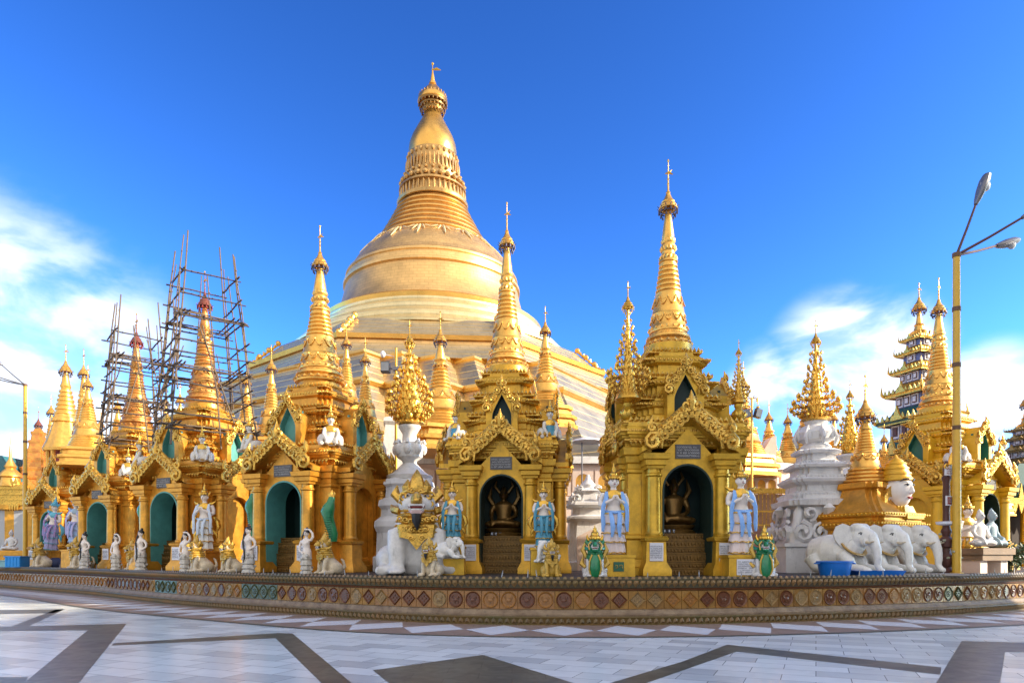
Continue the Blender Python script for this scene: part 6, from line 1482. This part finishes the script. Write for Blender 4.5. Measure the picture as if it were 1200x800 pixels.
t = thing('plastic_crate', 'low pale teal plastic crate at the far left edge', 'crate', at3(5,35.4)); q = MB(); q.box(-.42,.42,-.35,.35,0,.30); q.box(-.45,.45,-.38,.38,.30,.35); q.build('crate', mat('pale teal plastic', (.22,.44,.46), .45), t)
# shrubs at the right edge
t = thing('shrub', 'small leafy shrub with dry twigs at the right edge behind the seated buddhas', 'shrub', at3(1186,22.5)); rr = random.Random(4)
q = MB(); st = MB()
for i in range(14):
    a = rr.uniform(0,2*PI); h = rr.uniform(.5,1.1); x1, y1 = .9*math.cos(a)*rr.random(), .5*math.sin(a)*rr.random(); st.tube([(x1*.2,y1*.2,0),(x1*.7,y1*.7,h*.6),(x1,y1,h)], [.02,.014,.006], 5)
    for k in range(34):
        u = rr.uniform(.35,1.05); c = Vector((x1*u+rr.gauss(0,.1), y1*u+rr.gauss(0,.1), h*u+rr.gauss(0,.08))); d = Vector((rr.gauss(0,1),rr.gauss(0,1),rr.gauss(.3,.6))).normalized()*.09; w = d.cross(Vector((rr.gauss(0,1),rr.gauss(0,1),rr.gauss(0,1)))).normalized()*.035
        q.add([c-d, c+w, c+d, c-w], [(0,1,2,3)])
st.build('stem', BAMB, t); q.build('foliage', LEAF, t)
# small parasol and clutter between the two right shrines
D = 26; f = lambda y: zz(y,D)-T
t = thing('white_shrine', 'small weathered white scroll topped shrine in the gap between the two yellow shrines', 'shrine', at3(689,D)); q = MB()
q.levels(lambda h: redent(h,2,.12), [(0,.95),(.3,.95),(.34,.8),(f(612),.72),(f(609),.85),(f(606),.85),(f(604),.62),(f(596),.60),(f(593),.82),(f(590),.8),(f(588),.5),(f(578),.46),(f(576),.55),(f(574),.5),(f(572),.3)]); q.build('tier', WHITE, t, ang=25)
q = MB()
for a in range(4):
    for s in (-1,1): q.M = TM(0,0,f(590),a*90); q.scroll(s*.45,.16,.2,-.62,0,s,1.3,.3); q.scroll(s*.3,.55,.14,-.42,0,s,1.3,.3)
q.M = TM(); q.lathe([(f(574),.28),(f(568),.30),(f(562),.12),(f(556),.05)], 14); q.build('scroll', WHITE, t)
q = MB(); q.M = TM(0,-.98,0); arch_wall(q,.5,1.25,1.5,.001,.9,-.04,.1); q.build('front_panel', PINKW, t)
D = 30; f = lambda y: zz(y,D)-T
t = thing('parasol', 'white and grey folded parasol awning above the gap between the two yellow shrines', 'parasol', at3(682,D)); q = MB(); q.lathe([(0,.03),(f(518),.03)], 8); q.build('pole', GREY, t)
q = MB(); q.lathe([(f(518),.75),(f(516),.7),(f(512),.05)], 10, (.25,0), cap=False); q.build('canopy', PAPER, t)
# ornament: low offering bowls and dark bundles on the terrace behind the wall at the left
t = thing('bundle', 'dark blue covered bundle beside the lion near the left lamp post', 'bundle', at3(63,34.6)); q = MB(); q.ell((0,0,.2),(.6,.35,.3),12,8); q.ell((.5,.05,.15),(.4,.3,.25),10,8); q.build('cover', mat('navy cloth', (.03,.04,.10), .8, 0, .4, 5), t)
t = thing('stone_bench', 'low pale stone bench between the lion and the third teal arch', 'bench', at3(75,34.9), -20); q = MB(); q.box(-.8,.8,-.2,.3,.32,.42); q.build('seat', WHITE, t)
for x in (-.6,.6): q = MB(); q.box(x-.1,x+.1,-.15,.25,0,.315); q.build('leg', WHITE, t)
# pale statue by the left hall
buddha('small white seated figure before the low hall at the left edge', at3(13,40,T+.9), -10, 1.2, WHITEP, base=False)
t = thing('stone_pedestal', 'low gold pedestal under the small white seated figure at the left edge', 'pedestal', at3(13,40), 0); q = MB(); q.box(-.9,1.2,-.5,.6,0,.895); q.box(-1.0,1.3,-.6,.7,.62,.78); q.build('block', GOLDO, t)
